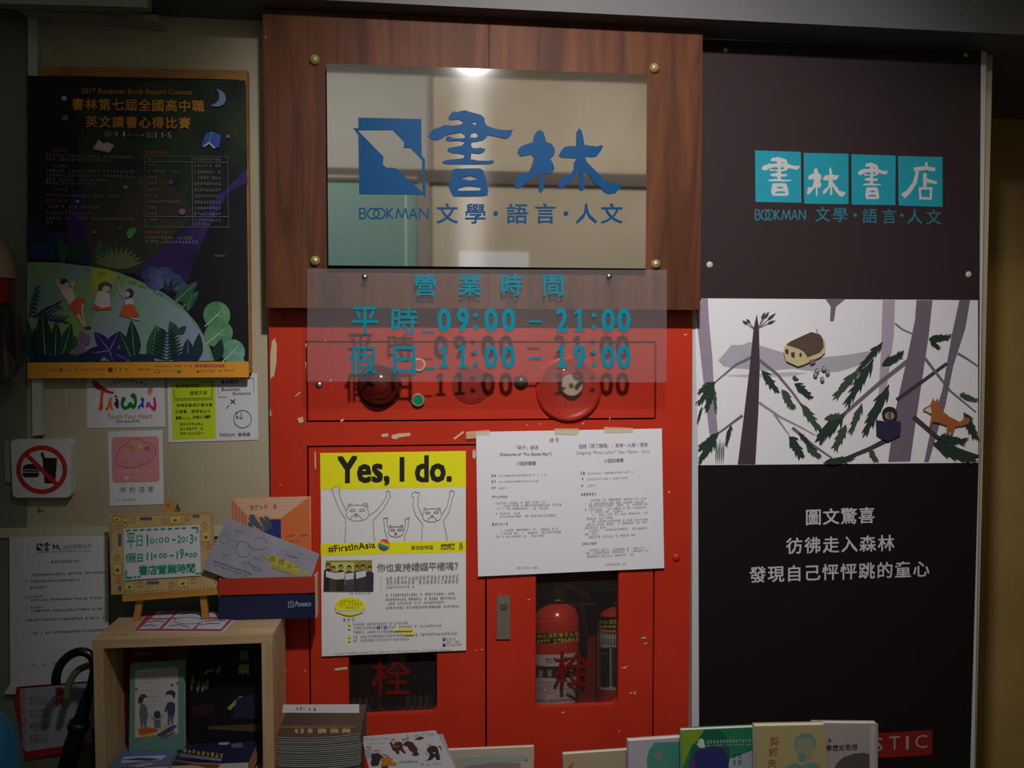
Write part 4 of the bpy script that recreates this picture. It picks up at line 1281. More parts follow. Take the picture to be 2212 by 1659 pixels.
a.part('book_print', 'blue book')
a.poly(mat('#3a5fb4', 0.6), [(1722, 1235), (1755, 1135), (1810, 1122), (1885, 1150), (1872, 1255), (1830, 1268), (1785, 1212), (1745, 1255)]).stroke(mat('#8fa5d0', 0.6), [(1808, 1125), (1785, 1212)], 6).stroke(mat('#c5cbd8', 0.6), [(1735, 1252), (1785, 1218), (1830, 1264)], 14)
a.part('book_print', 'small green book')
a.poly(mat('#3f8a3c', 0.6), [(1075, 1990), (1105, 1945), (1160, 1942), (1165, 1970), (1125, 2030), (1095, 2040)])
a.part('dot_print', 'scattered dots')
for x, y, r, c in ((547, 838, 24, '#a9b3b3'), (556, 1003, 27, '#7d5586'), (1945, 1163, 17, '#94609a'), (1070, 1598, 20, '#7a6a92'), (1205, 1568, 10, '#7a6a92'), (1555, 1805, 30, '#8a5f96'), (803, 1982, 17, '#7a4a80'), (1022, 1948, 16, '#5f4072'), (662, 1716, 14, '#a7a7b0'), (1455, 1555, 22, '#5f4072')):
    a.ell(mat(c, 0.6), x, y, r, r * .9)
a.part('foot_band', 'yellow foot band with sponsor marks')
a.fr(60, 770, 4.608)
a.poly(mat('#dc9830', 0.5), [(-2, 60), (2197, 50), (2203, 207), (-2, 218)])
SEP = mat('#6a4318', 0.6)
a.micro(SEP, 165, 137, 290, 135, 30).quad(mat('#3a6a9a', 0.6), 315, 118, 345, 152).micro(mat('#3a6a9a', 0.6), 355, 137, 435, 136, 28).micro(mat('#7a3a4a', 0.6), 460, 130, 520, 129, 26).micro(SEP, 525, 132, 770, 130, 20).ell(mat('#7a3020', 0.6), 822, 134, 26).micro(SEP, 860, 128, 1010, 126, 24)
a.micro(SEP, 1095, 130, 1225, 128, 26).micro(SEP, 1255, 98, 1635, 95, 20).quad(mat('#b03a34', 0.6), 1665, 80, 1957, 108).micro(mat('#d9b0a0', 0.6), 1680, 95, 1945, 95, 20).ring(mat('#4a4a5a', 0.6), 1285, 148, 30, 18, 5).micro(mat('#7a4a6a', 0.6), 1330, 145, 1465, 143, 20)
a.ell(mat('#2f8a3a', 0.6), 1505, 150, 22, 17).ell(SEP, 1695, 150, 16, 11).micro(SEP, 1715, 145, 1865, 143, 24).micro(SEP, 1890, 142, 2050, 140, 20)
a.done()

# ------------------------------------------------------------------ stickers and signs on the left wall
t, a = sheet('tourism_sticker', [(188, 925), (357, 922), (354, 812), (186, 812)], -0.0012, PAPER2, 'white sticker with brush lettered Taiwan in many colours just under the contest poster', 'sticker')
a.fr(180, 810, 5.721).part('brush_lettering', 'multicoloured brush letters')
OR, PU, GN, BU, MG = mat('#c8481c', 0.6), mat('#4a1c5a', 0.6), mat('#0f6a30', 0.6), mat('#1c4aa8', 0.6), mat('#c02a6c', 0.6)
a.poly(mat('#a8241c', 0.6), [(100, 80), (130, 62), (165, 75), (215, 125), (270, 160), (320, 195), (375, 205), (380, 225), (350, 235), (290, 220), (240, 205), (180, 180), (130, 150)])
a.poly(OR, [(215, 200), (260, 200), (245, 250), (240, 330), (245, 400), (225, 440), (195, 440), (187, 415), (205, 350), (212, 270)])
a.poly(mat('#d0682a', 0.6), [(320, 290), (340, 270), (355, 290), (345, 330), (360, 400), (375, 435), (350, 435), (325, 395), (305, 435), (275, 435), (270, 410), (300, 380)])
a.ell(PU, 402, 264, 20, 12).poly(PU, [(395, 290), (425, 290), (440, 350), (435, 415), (415, 415), (380, 365), (380, 345), (400, 330)])
a.poly(GN, [(460, 350), (470, 290), (500, 265), (525, 285), (520, 320), (495, 350), (510, 390), (540, 385), (560, 340), (600, 335), (615, 365), (632, 350), (625, 300), (582, 270), (590, 235), (630, 222), (655, 260), (665, 330), (650, 400), (615, 425), (580, 400), (555, 420), (505, 435), (470, 400)])
a.poly(BU, [(705, 290), (735, 278), (755, 300), (745, 330), (750, 400), (735, 408), (720, 390), (700, 395), (695, 425), (672, 415), (678, 385), (705, 365), (725, 330)])
a.poly(MG, [(770, 395), (785, 335), (810, 330), (835, 370), (870, 400), (868, 310), (860, 285), (890, 270), (895, 300), (905, 380), (895, 440), (870, 452), (835, 415), (805, 385), (795, 410)])
a.poly(mat('#c87a5a', 0.6), [(785, 210), (805, 160), (860, 150), (855, 200), (830, 240), (830, 270), (815, 240)])
a.part('lettering', 'red slogan and small print')
a.text(mat('#b04a4c', 0.6), 'Touch Your Heart', 288, 484, 850, 545, -0.01, -0.01, 0.12)
a.micro(INK, 405, 577, 705, 570, 32, 0)
for k in range(9):
    x = 335 + k * 54
    a.cjk(INK, '交通部觀光局台灣'[k % 8], x, 118 - 48 * math.sin(math.pi * (k + .3) / 8.6), x, 118 - 48 * math.sin(math.pi * (k + .3) / 8.6), 42)
a.done()
t, a = sheet('membership_sticker', [(237, 1093), (354, 1089), (351, 929), (233, 932)], -0.0012, PAPER2, 'white and pink sticker with a line drawn cloud above the small easel', 'sticker')
a.fr(180, 810, 5.721).part('pink_print', 'rounded pink square with a cloud outline')
PK = mat('#c98289', 0.6)
r = 45
pts = []
for cx, cy, s0 in ((395, 812, 180), (888, 805, 270), (897, 1275, 0), (400, 1288, 90)):
    pts += [(cx + r * math.cos(math.radians(s0 + 18 * k)), cy + r * math.sin(math.radians(s0 + 18 * k))) for k in range(6)]
a.poly(PK, pts)
OUT = mat('#5c3640', 0.6)
a.stroke(OUT, [(440, 965), (450, 910), (490, 870), (555, 845), (580, 800), (640, 782), (710, 795), (760, 838), (820, 845), (870, 880), (895, 945), (880, 1010), (830, 1060), (740, 1110), (620, 1145), (500, 1140), (430, 1110), (392, 1050), (400, 1000)], 6, closed=True)
a.leaf(mat('#93983a', 0.6), 525, 895, 640, 890, 40).ell(mat('#8f9a3a', 0.6), 605, 890, 30, 34).ell(mat('#c2b45a', 0.6), 702, 888, 22).ell(mat('#8f6a5a', 0.6), 785, 908, 32, 30)
for x, y, w in ((513, 943, 14), (472, 1012, 28), (545, 1045, 16), (598, 1075, 22), (655, 990, 26), (728, 1002, 24), (660, 1058, 24), (800, 1032, 14), (728, 1065, 14), (520, 1080, 14), (840, 940, 18), (600, 940, 14)):
    a.ring(mat('#9a6266', 0.6) if w < 20 else mat('#b9a3a0', 0.6), x, y, w, w * .8, 5, 12)
PK2 = mat('#dcb0b2', 0.6)
a.cjk(PK2, '大學好生活', 450, 1196, 665, 1192, 46).text(PK2, '2.0', 700, 1176, 840, 1212).ell(PK2, 540, 1272, 32, 22).micro(PK2, 590, 1270, 820, 1262, 18)
a.part('lettering', 'grey characters')
a.cjk(GREY, '特約店家', 492, 1418, 835, 1412, 76).micro(INK3, 410, 1545, 655, 1538, 22)
a.done()
t, a = sheet('partner_card', [(364, 956), (558, 950), (556, 806), (361, 806)], -0.0016, PAPER2, 'white handwritten card with a bright lime note half tucked under the contest poster', 'card')
a.fr(355, 800, 10.367).part('lime_note', 'bright lime yellow note')
LIME = mat('#b4c81e', 0.6)
a.poly(LIME, [(150, 210), (1140, 195), (1148, 1525), (180, 1550)])
DG = mat('#26301c', 0.6)
a.part('lettering', 'handwritten characters')
a.cjk(DG, '端傳媒會員', 300, 355, 730, 340, 100, 0.01).cjk(DG, '優惠方案', 615, 510, 915, 500, 100, 0.01)
a.stroke(DG, [(215, 430), (225, 640), (1080, 612)], 13).stroke(DG, [(225, 672), (1090, 655)], 13).stroke(DG, [(880, 262), (1075, 258), (1068, 610)], 13)
a.cjk(DG, '端傳媒會員於書林書', 310, 785, 1035, 770, 86, 0.01).cjk(DG, '店買書，請憑端出示', 285, 925, 1000, 915, 82, 0.01).cjk(DG, '會員app，即享以下優惠', 285, 1065, 1000, 1040, 80, 0.01)
for y in (1205, 1310, 1415):
    a.micro(DG, 345, y, 870, y - 8, 62, 0.12)
INKB = mat('#3a4254', 0.6)
a.cjk(INKB, '書林書店', 1310, 260, 1610, 250, 92, 0.01).text(INKB, 'Bookman', 1285, 385, 1690, 465, -0.02, -0.01).text(INKB, 'Bookstore', 1535, 485, 1930, 550, -0.02, -0.01)
a.stroke(INKB, [(1210, 300), (1212, 600), (1410, 600)], 8).stroke(INKB, [(1820, 185), (2000, 180), (2010, 490)], 8)
a.stroke(INKB, [(1485, 655), (1585, 745)], 22).stroke(INKB, [(1590, 645), (1485, 745)], 22).stroke(INKB, [(1450, 780), (1388, 860)], 16)
a.ring(INKB, 1752, 1092, 195, 195, 12, 40).ell(INKB, 1615, 958, 22).micro(INKB, 1680, 960, 1760, 958, 50, 0).micro(INKB, 1590, 1055, 1760, 1050, 80, 0)
a.text(INKB, 'Initium', 1245, 1395, 1575, 1480, -0.02, -0.01).cjk(INKB, '端傳媒', 1690, 1435, 1880, 1430, 88, 0.01)
a.done()
# no food or drink sign
t = thing('prohibition_sign', at(90, 1076, -0.02), 'square white plastic sign with a red ring crossing out a burger and a drink', 'sign')
m = MB()
WHP = mat('#c6c8c6', 0.35)
rr = 11
pts = []
for cx, cy, s0 in ((142, 960, 270), (142, 1064, 0), (38, 1064, 90), (34, 960, 180)):
    pts += [(cx + rr * math.cos(math.radians(s0 + 22.5 * k)), cy + rr * math.sin(math.radians(s0 + 22.5 * k))) for k in range(5)]
m.prism([at(x, y, -0.022) for x, y in reversed(pts)], (0, 0.022, 0), WHP)
m.build('panel', t, 0.0015)
MB().qbox([(10, 1040), (24, 1044), (22, 955), (9, 950)], -0.012, 0.0, mat('#86908a', 0.4)).build('mounting_bracket', t)
a = Art(t, (0, -0.022, 0)).fr(0, 800, 3.95).part('pictogram_print', 'black burger and drink under a red ring')
a.poly(BLACK, [(190, 845), (200, 815), (235, 800), (300, 800), (328, 820), (334, 845)]).poly(BLACK, [(190, 852), (334, 852), (334, 865), (190, 865)]).poly(BLACK, [(190, 873), (334, 873), (330, 900), (315, 912), (210, 912), (195, 900)])
a.poly(BLACK, [(345, 705), (370, 700), (382, 745), (488, 748), (470, 965), (380, 965), (362, 745), (355, 745)])
RD = mat('#b02a20', 0.5)
a.ring(RD, 356, 848, 198, 188, 40, 48).stroke(RD, [(222, 715), (495, 985)], 38)
a.done()
# cable trunking
m = MB()
WHT2 = mat('#b9bcba', 0.5)
m.qbox([(70, 941), (90.5, 940), (80, 20), (59, 20)], -0.016, -0.001, WHT2)
t = thing('cable_trunking', at(83, 941, -0.008), 'white square cable trunking running down behind the contest poster', 'cable trunking')
m.build('duct', t)
for dx in (-6, 0, 7):
    MB().tube([at(84 + dx, 939, -0.007), at(84 + dx, 946, -0.007), at(85 + dx * 1.3, 951, -0.004)], 0.0016, mat('#5f5a50', 0.5), 8).build('wire', t)
for px, py, w in ((87, 1101, 'beneath the no food sign'), (12, 1096, 'at the edge of the wall, lower corner of the no food sign')):
    tag(MB().dome(at(px, py, 0.0), NF, 0.0055, 0.004, GREYMETAL, 18, 4).build('wall_screw'), 'small grey screw ' + w, 'screw')
# hanging fitting cut by the edge of the photograph
t = thing('wall_dispenser', at(-12, 822, -0.1), 'dark glossy cylinder with a red and cream cap beside the contest poster', 'dispenser')
c = at(-22, 760, -0.07)
zb_, zt_, zr_, zc_ = at(-22, 822, -0.07).z, at(-22, 655, -0.07).z, at(-22, 588, -0.07).z, at(-22, 520, -0.07).z
MB().lathe([(0.001, zb_ - .012), (0.034, zb_), (0.044, zb_ + .012), (0.043, zt_ - .02), (0.036, zt_), (0.001, zt_ + .001)], (c.x, c.y, 0), (0, 0, 1), mat('#2b2b2c', 0.12, spec=0.6), 40).build('body', t)
MB().lathe([(0.034, zt_), (0.040, (zt_ + zr_) / 2), (0.038, zr_)], (c.x, c.y, 0), (0, 0, 1), mat('#8a2118', 0.3), 40).build('collar', t)
MB().lathe([(0.046, zr_ - .012), (0.048, zr_ + .01), (0.04, zr_ + .04), (0.028, zc_), (0.001, zc_ + .012)], (c.x, c.y, 0), (0, 0, 1), mat('#a88d7a', 0.5), 40).build('cap', t)
MB().box(c.x - .03, c.x + .03, c.y + .02, -0.004, zb_ + .03, zt_ - .02, GREYMETAL).build('wall_bracket', t)

# ------------------------------------------------------------------ letter and calendar low on the left
t, a = sheet('letter_notice', [(22, 1485), (236, 1468), (233, 1157), (20, 1160)], -0.011, PAPER2, 'white letterhead notice hanging on the grey green wall beside the wooden shelf box', 'notice')
a.fr(0, 0, 1).part('letterhead_lettering', 'black letterhead')
a.poly(BLACK, *fit(LOGO_BOOK, (763, 254, 919, 426), (78, 1174, 92, 1190)))
for g in LOGO_SHU:
    a.poly(BLACK, *fit(g, sb_, (93, 1172, 110, 1190)))
for g in LOGO_LIN:
    a.poly(BLACK, *fit(g, lb_, (112, 1175, 132, 1188)))
a.cjk(INK2, '出版有限公司', 140, 1182, 194, 1179, 11.5).micro(INK2, 80, 1193, 196, 1190, 3)
a.cjk(INK2, '營業時間變更通知', 113, 1214, 170, 1212, 7)
a.part('body_print', 'typed lines')
for l in ((68, 1242, 230, 1236), (54, 1256, 172, 1253), (54, 1270, 102, 1268), (54, 1290, 92, 1288), (66, 1297, 220, 1291), (54, 1313, 95, 1311), (66, 1320, 220, 1315), (54, 1340, 226, 1334), (66, 1368, 226, 1361)):
    a.micro(INK, *l, 5.2)
for x, y in ((72, 1436), (95, 1435), (118, 1433)):
    a.cjk(INK2, '敬啟者'[(x - 72) // 23], x, y, x, y, 6)
a.done()
t, a = sheet('wall_calendar', [(55, 1641), (212, 1616), (212, 1474), (27, 1486)], -0.0075, mat('#9c2018', 0.5), 'red and white calendar sheet hanging under the letterhead notice', 'calendar')
a.fr(0, 1350, 5.37).part('date_print', 'white page with red numerals')
a.poly(mat('#949aa3', 0.6), [(228, 740), (1140, 660), (1140, 1340), (305, 1470), (262, 1420)])
RN, LN = mat('#b03030', 0.6), mat('#6a707a', 0.6)
a.poly(mat('#8c8a9a', 0.6), [(228, 740), (290, 735), (315, 1465), (262, 1420)])
for k, (n, y) in enumerate((('2', 880), ('3', 1030), ('4', 1172), ('5', 1318))):
    a.text(RN, n, 340 + 2 * k, y - 38, 378 + 2 * k, y + 38, 0, 0.01)
    for j in range(5):
        a.micro(LN, 395, y - 40 + j * 22, 560, y - 56 + j * 22, 20)
    a.micro(RN, 262, y - 30, 264, y, 34)
a.micro(LN, 770, 1118, 890, 1108, 28).micro(LN, 760, 1160, 890, 1150, 28)
a.cjk(mat('#a01c18', 0.6), '書', 690, 770, 690, 770, 110, 0.02)
a.cjk(mat('#a01c18', 0.6), '林', 690, 890, 690, 890, 110, 0.02)
a.done()
tag(MB().qbox([(8, 1499), (32, 1500), (36, 1486), (22, 1478)], -0.014, -0.0125, PAPER2).build('paper_scrap'), 'small torn white paper corner sticking out at the letterhead notice foot', 'paper')
# umbrellas hooked beside the shelf box
fr5 = lambda x, y, Y: at(x / 5.37, 1350 + y / 5.37, Y)


def umbrella(pts, shaft, r, mm, Y, label, cover, wide):
    t = thing('umbrella', fr5(*shaft[-1], Y), label, 'umbrella', 'umbrellas beside the shelf box')
    P = [fr5(x, y, Y) for x, y in pts]
    # smooth the hook
    for _ in range(2):
        Q = [P[0]]
        for i in range(len(P) - 1):
            Q += [P[i] * .75 + P[i + 1] * .25, P[i] * .25 + P[i + 1] * .75]
        P = Q + [P[-1]]
    MB().tube(P, r, mm, 14).dome(P[0], (P[0] - P[1]), r, r * .6, mm, 14, 4).build('handle', t)
    Sx = [fr5(x, y, Y) for x, y in shaft]
    d = (Sx[1] - Sx[0]).normalized()
    end = Sx[0] + d * 0.62
    MB().tube([Sx[0], Sx[0] + d * .012, Sx[0] + d * 0.02, Sx[0] + d * 0.12, Sx[0] + d * 0.35, Sx[0] + d * .55, end], [.004, .008, wide * .55, wide, wide * .8, wide * .3, .004], cover, 12).build('folded_canopy', t)
    MB().tube([Sx[0] + d * .075, Sx[0] + d * .09], [wide + .002, wide + .003], mat('#17171a', 0.5), 12).build('strap', t)
    return t


BK = mat('#14161d', 0.22, spec=0.5)
umbrella([(650, 668), (650, 585), (690, 470), (780, 365), (900, 305), (1010, 315), (1090, 390), (1100, 500), (1075, 640), (1050, 720)], [(1050, 700), (800, 1560)], 0.0085, BK, -0.10, 'black umbrella with a glossy curved handle leaning beside the wooden shelf box', mat('#0f1014', 0.6), 0.017)
umbrella([(770, 845), (790, 720), (845, 580), (950, 490), (1100, 450), (1210, 500), (1240, 640), (1230, 800)], [(1230, 780), (1140, 1600)], 0.0068, mat('#6f6c52', 0.25, spec=0.5), -0.07, 'umbrella with an olive translucent curved handle, behind the black umbrella', mat('#23303c', 0.6), 0.016)
# blue rounded thing at the lower left corner
c = at(-124, 1650, -0.45)
t = thing('blue_bin', (c.x, -0.45, 0.0), 'bright blue rounded plastic bin at the lowest corner beside the calendar', 'bin')
r0 = (at(25, 1650, -0.45) - at(-124, 1650, -0.45)).length
BL2 = mat('#1383b8', 0.4)
MB().lathe([(r0 * .8, 0.0), (r0 * .95, 0.3), (r0, c.z), (r0 * .95, c.z + .028), (r0 * .83, c.z + .05), (r0 * .6, c.z + .068), (r0 * .3, c.z + .078), (0.001, c.z + .08)], (c.x, -0.45, 0), (0, 0, 1), BL2, 40).build('body', t)

# ------------------------------------------------------------------ support under the frame's lower edge
TZ = 0.70
# the table top would show in front of the cabinet: it stops short of the wall there
m = MB()
TB = mat('#8c7a64', 0.5, col2='#7c6a55', scale=(6, 30, 30))
bx0, bx1 = at(205, 1700, -0.18).x, at(593, 1700, -0.18).x
m.box(bx0 - 0.01, bx1 + 0.004, -0.19, -0.045, TZ - 0.03, TZ, TB)
m.box(bx0 - 0.01, bx1 + 0.004, -0.30, -0.19, TZ - 0.03, TZ, TB)
m.box(bx0 - 0.01, 0.82, -0.85, -0.30, TZ - 0.03, TZ, TB)
t = thing('display_table', (0.2, -0.5, 0.0), 'plain wooden table carrying the shelf box and the row of books', 'table')
m.build('table_top', t)
for x in (bx0, 0.77):
    for y in (-0.82, -0.35):
        MB().box(x, x + 0.04, y, y + 0.04, 0.0, TZ - 0.03, mat('#6d5c48', 0.5)).build('leg', t)

# ------------------------------------------------------------------ pale plywood shelf box
YX, YXB = -0.18, -0.05
zt = 1.55 - (1363 - 760) / F * 1.54
th = 0.0165
t = thing('shelf_box', ((bx0 + bx1) / 2, YX, TZ), 'pale plywood shelf box holding picture books, small easel on top', 'shelf')
MB().box(bx0, bx1, YX, YXB, zt - th, zt, PALEPLY).build('top_board', t, 0.0008)
s1 = 0.021
MB().box(bx0 + .002, bx0 + s1, YX, YXB, TZ, zt - th, PALEPLYV).build('side_board', t, 0.0006)
MB().box(bx1 - s1, bx1 - .0005, YX, YXB, TZ, zt - th, PALEPLYV).build('side_board', t, 0.0006)
MB().box(bx0 + s1, bx1 - s1, YX, YXB, TZ, TZ + .018, PALEPLY).build('bottom_board', t)
MB().box(bx0 + s1, bx1 - s1, YXB - .005, YXB, TZ + .018, zt - th, mat('#8a7052', 0.6)).build('back_panel', t)
ix0, ix1, iz = bx0 + s1, bx1 - s1, TZ + .018
# magazines lying on its floor
zm = at(400, 1626, -0.13).z


def pile(name, x0, x1, y0, y1, z0, z1, mm, label, cat, group=None):
    t = thing(name, ((x0 + x1) / 2, y0, z0), label, cat, group)
    MB().box(x0, x1, y0, y1, z0 + .001, z1 - .001, mat('#b9b2a4', 0.7)).build('page_block', t)
    m = MB().box(x0 - .001, x1 + .001, y0 - .001, y1, z1 - .001, z1, mm)
    m.box(x0 - .001, x1 + .001, y0 - .001, y1, z0, z0 + .001, mm)
    m.build('cover', t)
    return t


xs = at(378, 1640, -0.15).x
hh = (zm - iz)
for k in range(3):
    z0, z1 = iz + hh * k / 3, iz + hh * (k + 1) / 3
    d = (0.002, 0.005, 0.0)[k]
    t = pile('magazine', ix0 + .003 + d, xs - .006 + d, YX + .006 + d, YXB - .008, z0, z1, mat(('#6d5a60', '#8b8f9c', '#5a6a8c')[k], 0.3), ('bottom magazine of the pile under the family picture book', 'middle magazine with a grey cover under the family picture book', 'glossy blue and white magazine lying under the family picture book')[k], 'magazine', 'magazines lying in the shelf box')
    if k == 2:
        a = Art(t, (0, 0, z1), (0, 0, 1)).fr(250, 1370, 5.742).part('cover_print', 'pale photo shapes')
        a.poly(mat('#a9adc0', 0.4), [(60, 1600), (100, 1520), (640, 1500), (560, 1560), (300, 1580)]).poly(mat('#3a3560', 0.4), [(60, 1560), (300, 1530), (560, 1545), (420, 1570)]).poly(mat('#b08a90', 0.4), [(150, 1640), (420, 1590), (500, 1610), (300, 1650)])
        a.done()
for k in range(3):
    z0, z1 = iz + hh * k / 3, iz + hh * (k + 1) / 3
    d = (0.0, 0.004, 0.001)[k]
    t = pile('magazine', xs + d, ix1 - .03 + d, YX + .004 + d, YXB - .008, z0, z1, mat(('#8c6a3c', '#b0602c', '#22233c')[k], 0.3), ('lowest magazine with a tan cover under the dark picture book', 'orange edged magazine in the middle of the pile under the dark picture book', 'dark navy magazine with a yellow title lying on top in the shelf box')[k], 'magazine', 'magazines lying in the shelf box')
    if k == 2:
        a = Art(t, (0, 0, z1), (0, 0, 1)).fr(250, 1370, 5.742).part('cover_print', 'yellow title and pale lines')
        a.micro(mat('#c9c020', 0.5), 830, 1440, 1340, 1515, 52, 0)
        for j in range(3):
            a.stroke(mat('#a9a9b8', 0.5), [(790, 1480 + 16 * j), (1060, 1515 + 14 * j), (1310, 1550 + 10 * j)], 5)
        a.poly(mat('#8f97a8', 0.4), [(1270, 1360), (1300, 1325), (1420, 1330), (1390, 1370), (1300, 1375)]).poly(mat('#4a5c68', 0.4), [(1420, 1360), (1560, 1345), (1590, 1400), (1450, 1410)]).poly(mat('#b5562c', 0.5), [(690, 1560), (1000, 1590), (1300, 1600), (1250, 1620), (950, 1610)])
        a.done()


def book(name, q, Y, th_, cover, label, cat, group=None, floor=None, pages='#c9c2b2', lean=0.0):
    """a standing book: cover board in front, page block and back cover behind"""
    n = NF
    F4 = [at(x, y, Y) for x, y in q]
    if floor is not None:
        for i in (0, 1):
            F4[i] = Vector((F4[i].x + (F4[3 - i].x - F4[i].x) * 0, Y, floor))
    t = thing(name, (F4[0] + F4[1]) / 2, label, cat, group)
    MB().prism(F4, (0, .001, 0), cover).build('front_cover', t)
    c = sum(F4, Vector()) / 4
    inner = [c + (p - c) * 0.985 + Vector((0, .001, 0)) for p in F4]
    MB().prism(inner, (0, th_ - .002, 0), mat(pages, 0.7)).build('page_block', t)
    MB().prism([p + Vector((0, th_ - .001, 0)) for p in F4], (0, .001, 0), cover).build('back_cover', t)
    return t, Art(t, (0, Y, 0))


BOXBOOKS = 'books standing in the shelf box'
t, a = book('picture_book', [(278, 1609), (397, 1604), (397, 1430), (281, 1436)], -0.118, 0.012, mat('#5f8a7c', 0.45), 'small green framed picture book with a family of three standing in the shelf box', 'book', BOXBOOKS, floor=zm + .0005)
a.fr(250, 1370, 5.742).part('cover_print', 'pale panel with three figures')
a.poly(mat('#b7b2b0', 0.5), [(235, 1285), (775, 1230), (775, 430), (740, 405), (280, 440), (240, 470)])
for y in (505, 530, 565, 600, 700, 780, 830):
    a.micro(mat('#8f8b8a', 0.6), 330, y, 480 + (y * 7) % 90, y - 4, 17)
HD, BD, BD2 = mat('#3a3f50', 0.6), mat('#5a6a70', 0.6), mat('#3c4058', 0.6)
a.ell(mat('#c5b1a6', 0.6), 370, 800, 34, 44).poly(HD, [(275, 860), (278, 800), (310, 750), (355, 740), (395, 775), (380, 790), (350, 785), (340, 830), (325, 862)])
a.poly(BD, [(300, 880), (340, 860), (380, 890), (405, 1000), (390, 1060), (375, 1160), (350, 1160), (345, 1080), (330, 1165), (310, 1165), (305, 1080), (290, 1000)])
a.ell(HD, 515, 1000, 44, 52).poly(BD, [(470, 1060), (555, 1060), (560, 1160), (480, 1165)]).stroke(BD, [(480, 1060), (430, 1015)], 14, 8).stroke(BD, [(550, 1050), (590, 1000)], 14, 8)
a.ell(mat('#c5b1a6', 0.6), 690, 780, 40, 40).poly(HD, [(612, 760), (630, 710), (690, 692), (740, 715), (738, 770), (715, 805), (700, 760), (650, 745)])
a.poly(BD2, [(640, 850), (690, 835), (735, 860), (735, 960), (720, 1020), (650, 1015), (640, 940), (610, 980), (605, 950)]).poly(BD, [(645, 1015), (720, 1020), (710, 1120), (690, 1120), (682, 1050), (665, 1130), (640, 1130)])
a.poly(mat('#b55a34', 0.6), [(275, 1180), (400, 1150), (530, 1180), (500, 1220), (300, 1250)]).poly(mat('#b8a62c', 0.6), [(320, 1250), (500, 1210), (480, 1260), (330, 1285)]).poly(mat('#b8a62c', 0.6), [(540, 1180), (620, 1130), (630, 1160), (560, 1190)]).poly(mat('#3a4a5a', 0.6), [(500, 1250), (700, 1130), (765, 1130), (700, 1200), (580, 1270)]).poly(mat('#7a4a6a', 0.6), [(580, 1290), (720, 1200), (740, 1210), (620, 1300)])
a.ell(mat('#b03a3a', 0.6), 255, 682, 18).ell(mat('#a05060', 0.6), 765, 608, 18).ell(HD, 700, 632, 16)
a.done()
t, a = book('red_book', [(255, 1600), (362, 1600), (362, 1381), (262, 1381)], -0.088, 0.008, mat('#5e1512', 0.45), 'dark red book standing behind the green framed picture book', 'book', BOXBOOKS, floor=zm + .0005)
a.part('lettering').micro(mat('#a58a88', 0.6), 282, 1399, 315, 1398, 8).micro(mat('#a58a88', 0.6), 282, 1412, 330, 1411, 8).done()
t, a = book('large_picture_book', [(410, 1596), (572, 1590), (572, 1378), (405, 1381)], -0.095, 0.01, mat('#15151d', 0.4), 'large dark picture book with a yellow upright title and ghostly animals in the shelf box', 'book', BOXBOOKS, floor=zm + .0005)
a.fr(250, 1370, 5.742).part('title_lettering', 'yellow upright title')
YB2 = mat('#b9b32c', 0.6)
a.cjk(mat('#5c5a2c', 0.6), '於', 1590, 110, 1590, 110, 130, 0.01).cjk(mat('#8a862c', 0.6), '島', 1590, 265, 1590, 265, 140, 0.01).cjk(YB2, '嶼', 1590, 435, 1590, 435, 145, 0.015)
a.micro(mat('#55555c', 0.6), 1722, 150, 1724, 152, 30)
for y in range(180, 700, 34):
    a.micro(mat('#55555c', 0.6), 1712, y, 1742, y, 30)
a.part('animal_print', 'pale animals in the dark')
AN = mat('#6d6c5a', 0.6)
for x, y, h in ((945, 500, 200), (1020, 560, 160), (1080, 580, 140), (1130, 540, 150)):
    a.leaf(AN, x - 10, y + h, x + 20, y, 44)
a.poly(mat('#8f7c34', 0.6), [(1090, 480), (1130, 445), (1210, 440), (1230, 460), (1150, 470), (1110, 500)]).leaf(AN, 1250, 490, 1300, 400, 50).stroke(mat('#8a8650', 0.6), [(1400, 930), (1480, 850), (1550, 780), (1600, 790)], 52, 26).stroke(mat('#8a8650', 0.6), [(1545, 780), (1480, 940)], 20, 10)
a.poly(mat('#22223c', 0.6), [(1500, 800), (1800, 700), (1800, 1050), (1450, 1040)]).poly(mat('#2e1616', 0.6), [(940, 900), (1180, 850), (1250, 950), (1100, 1020), (960, 1000)])
a.part('foot_band', 'dull olive foot band')
a.poly(mat('#4a4028', 0.6), [(1150, 1140), (1840, 1110), (1840, 1215), (1150, 1180)])
a.done()
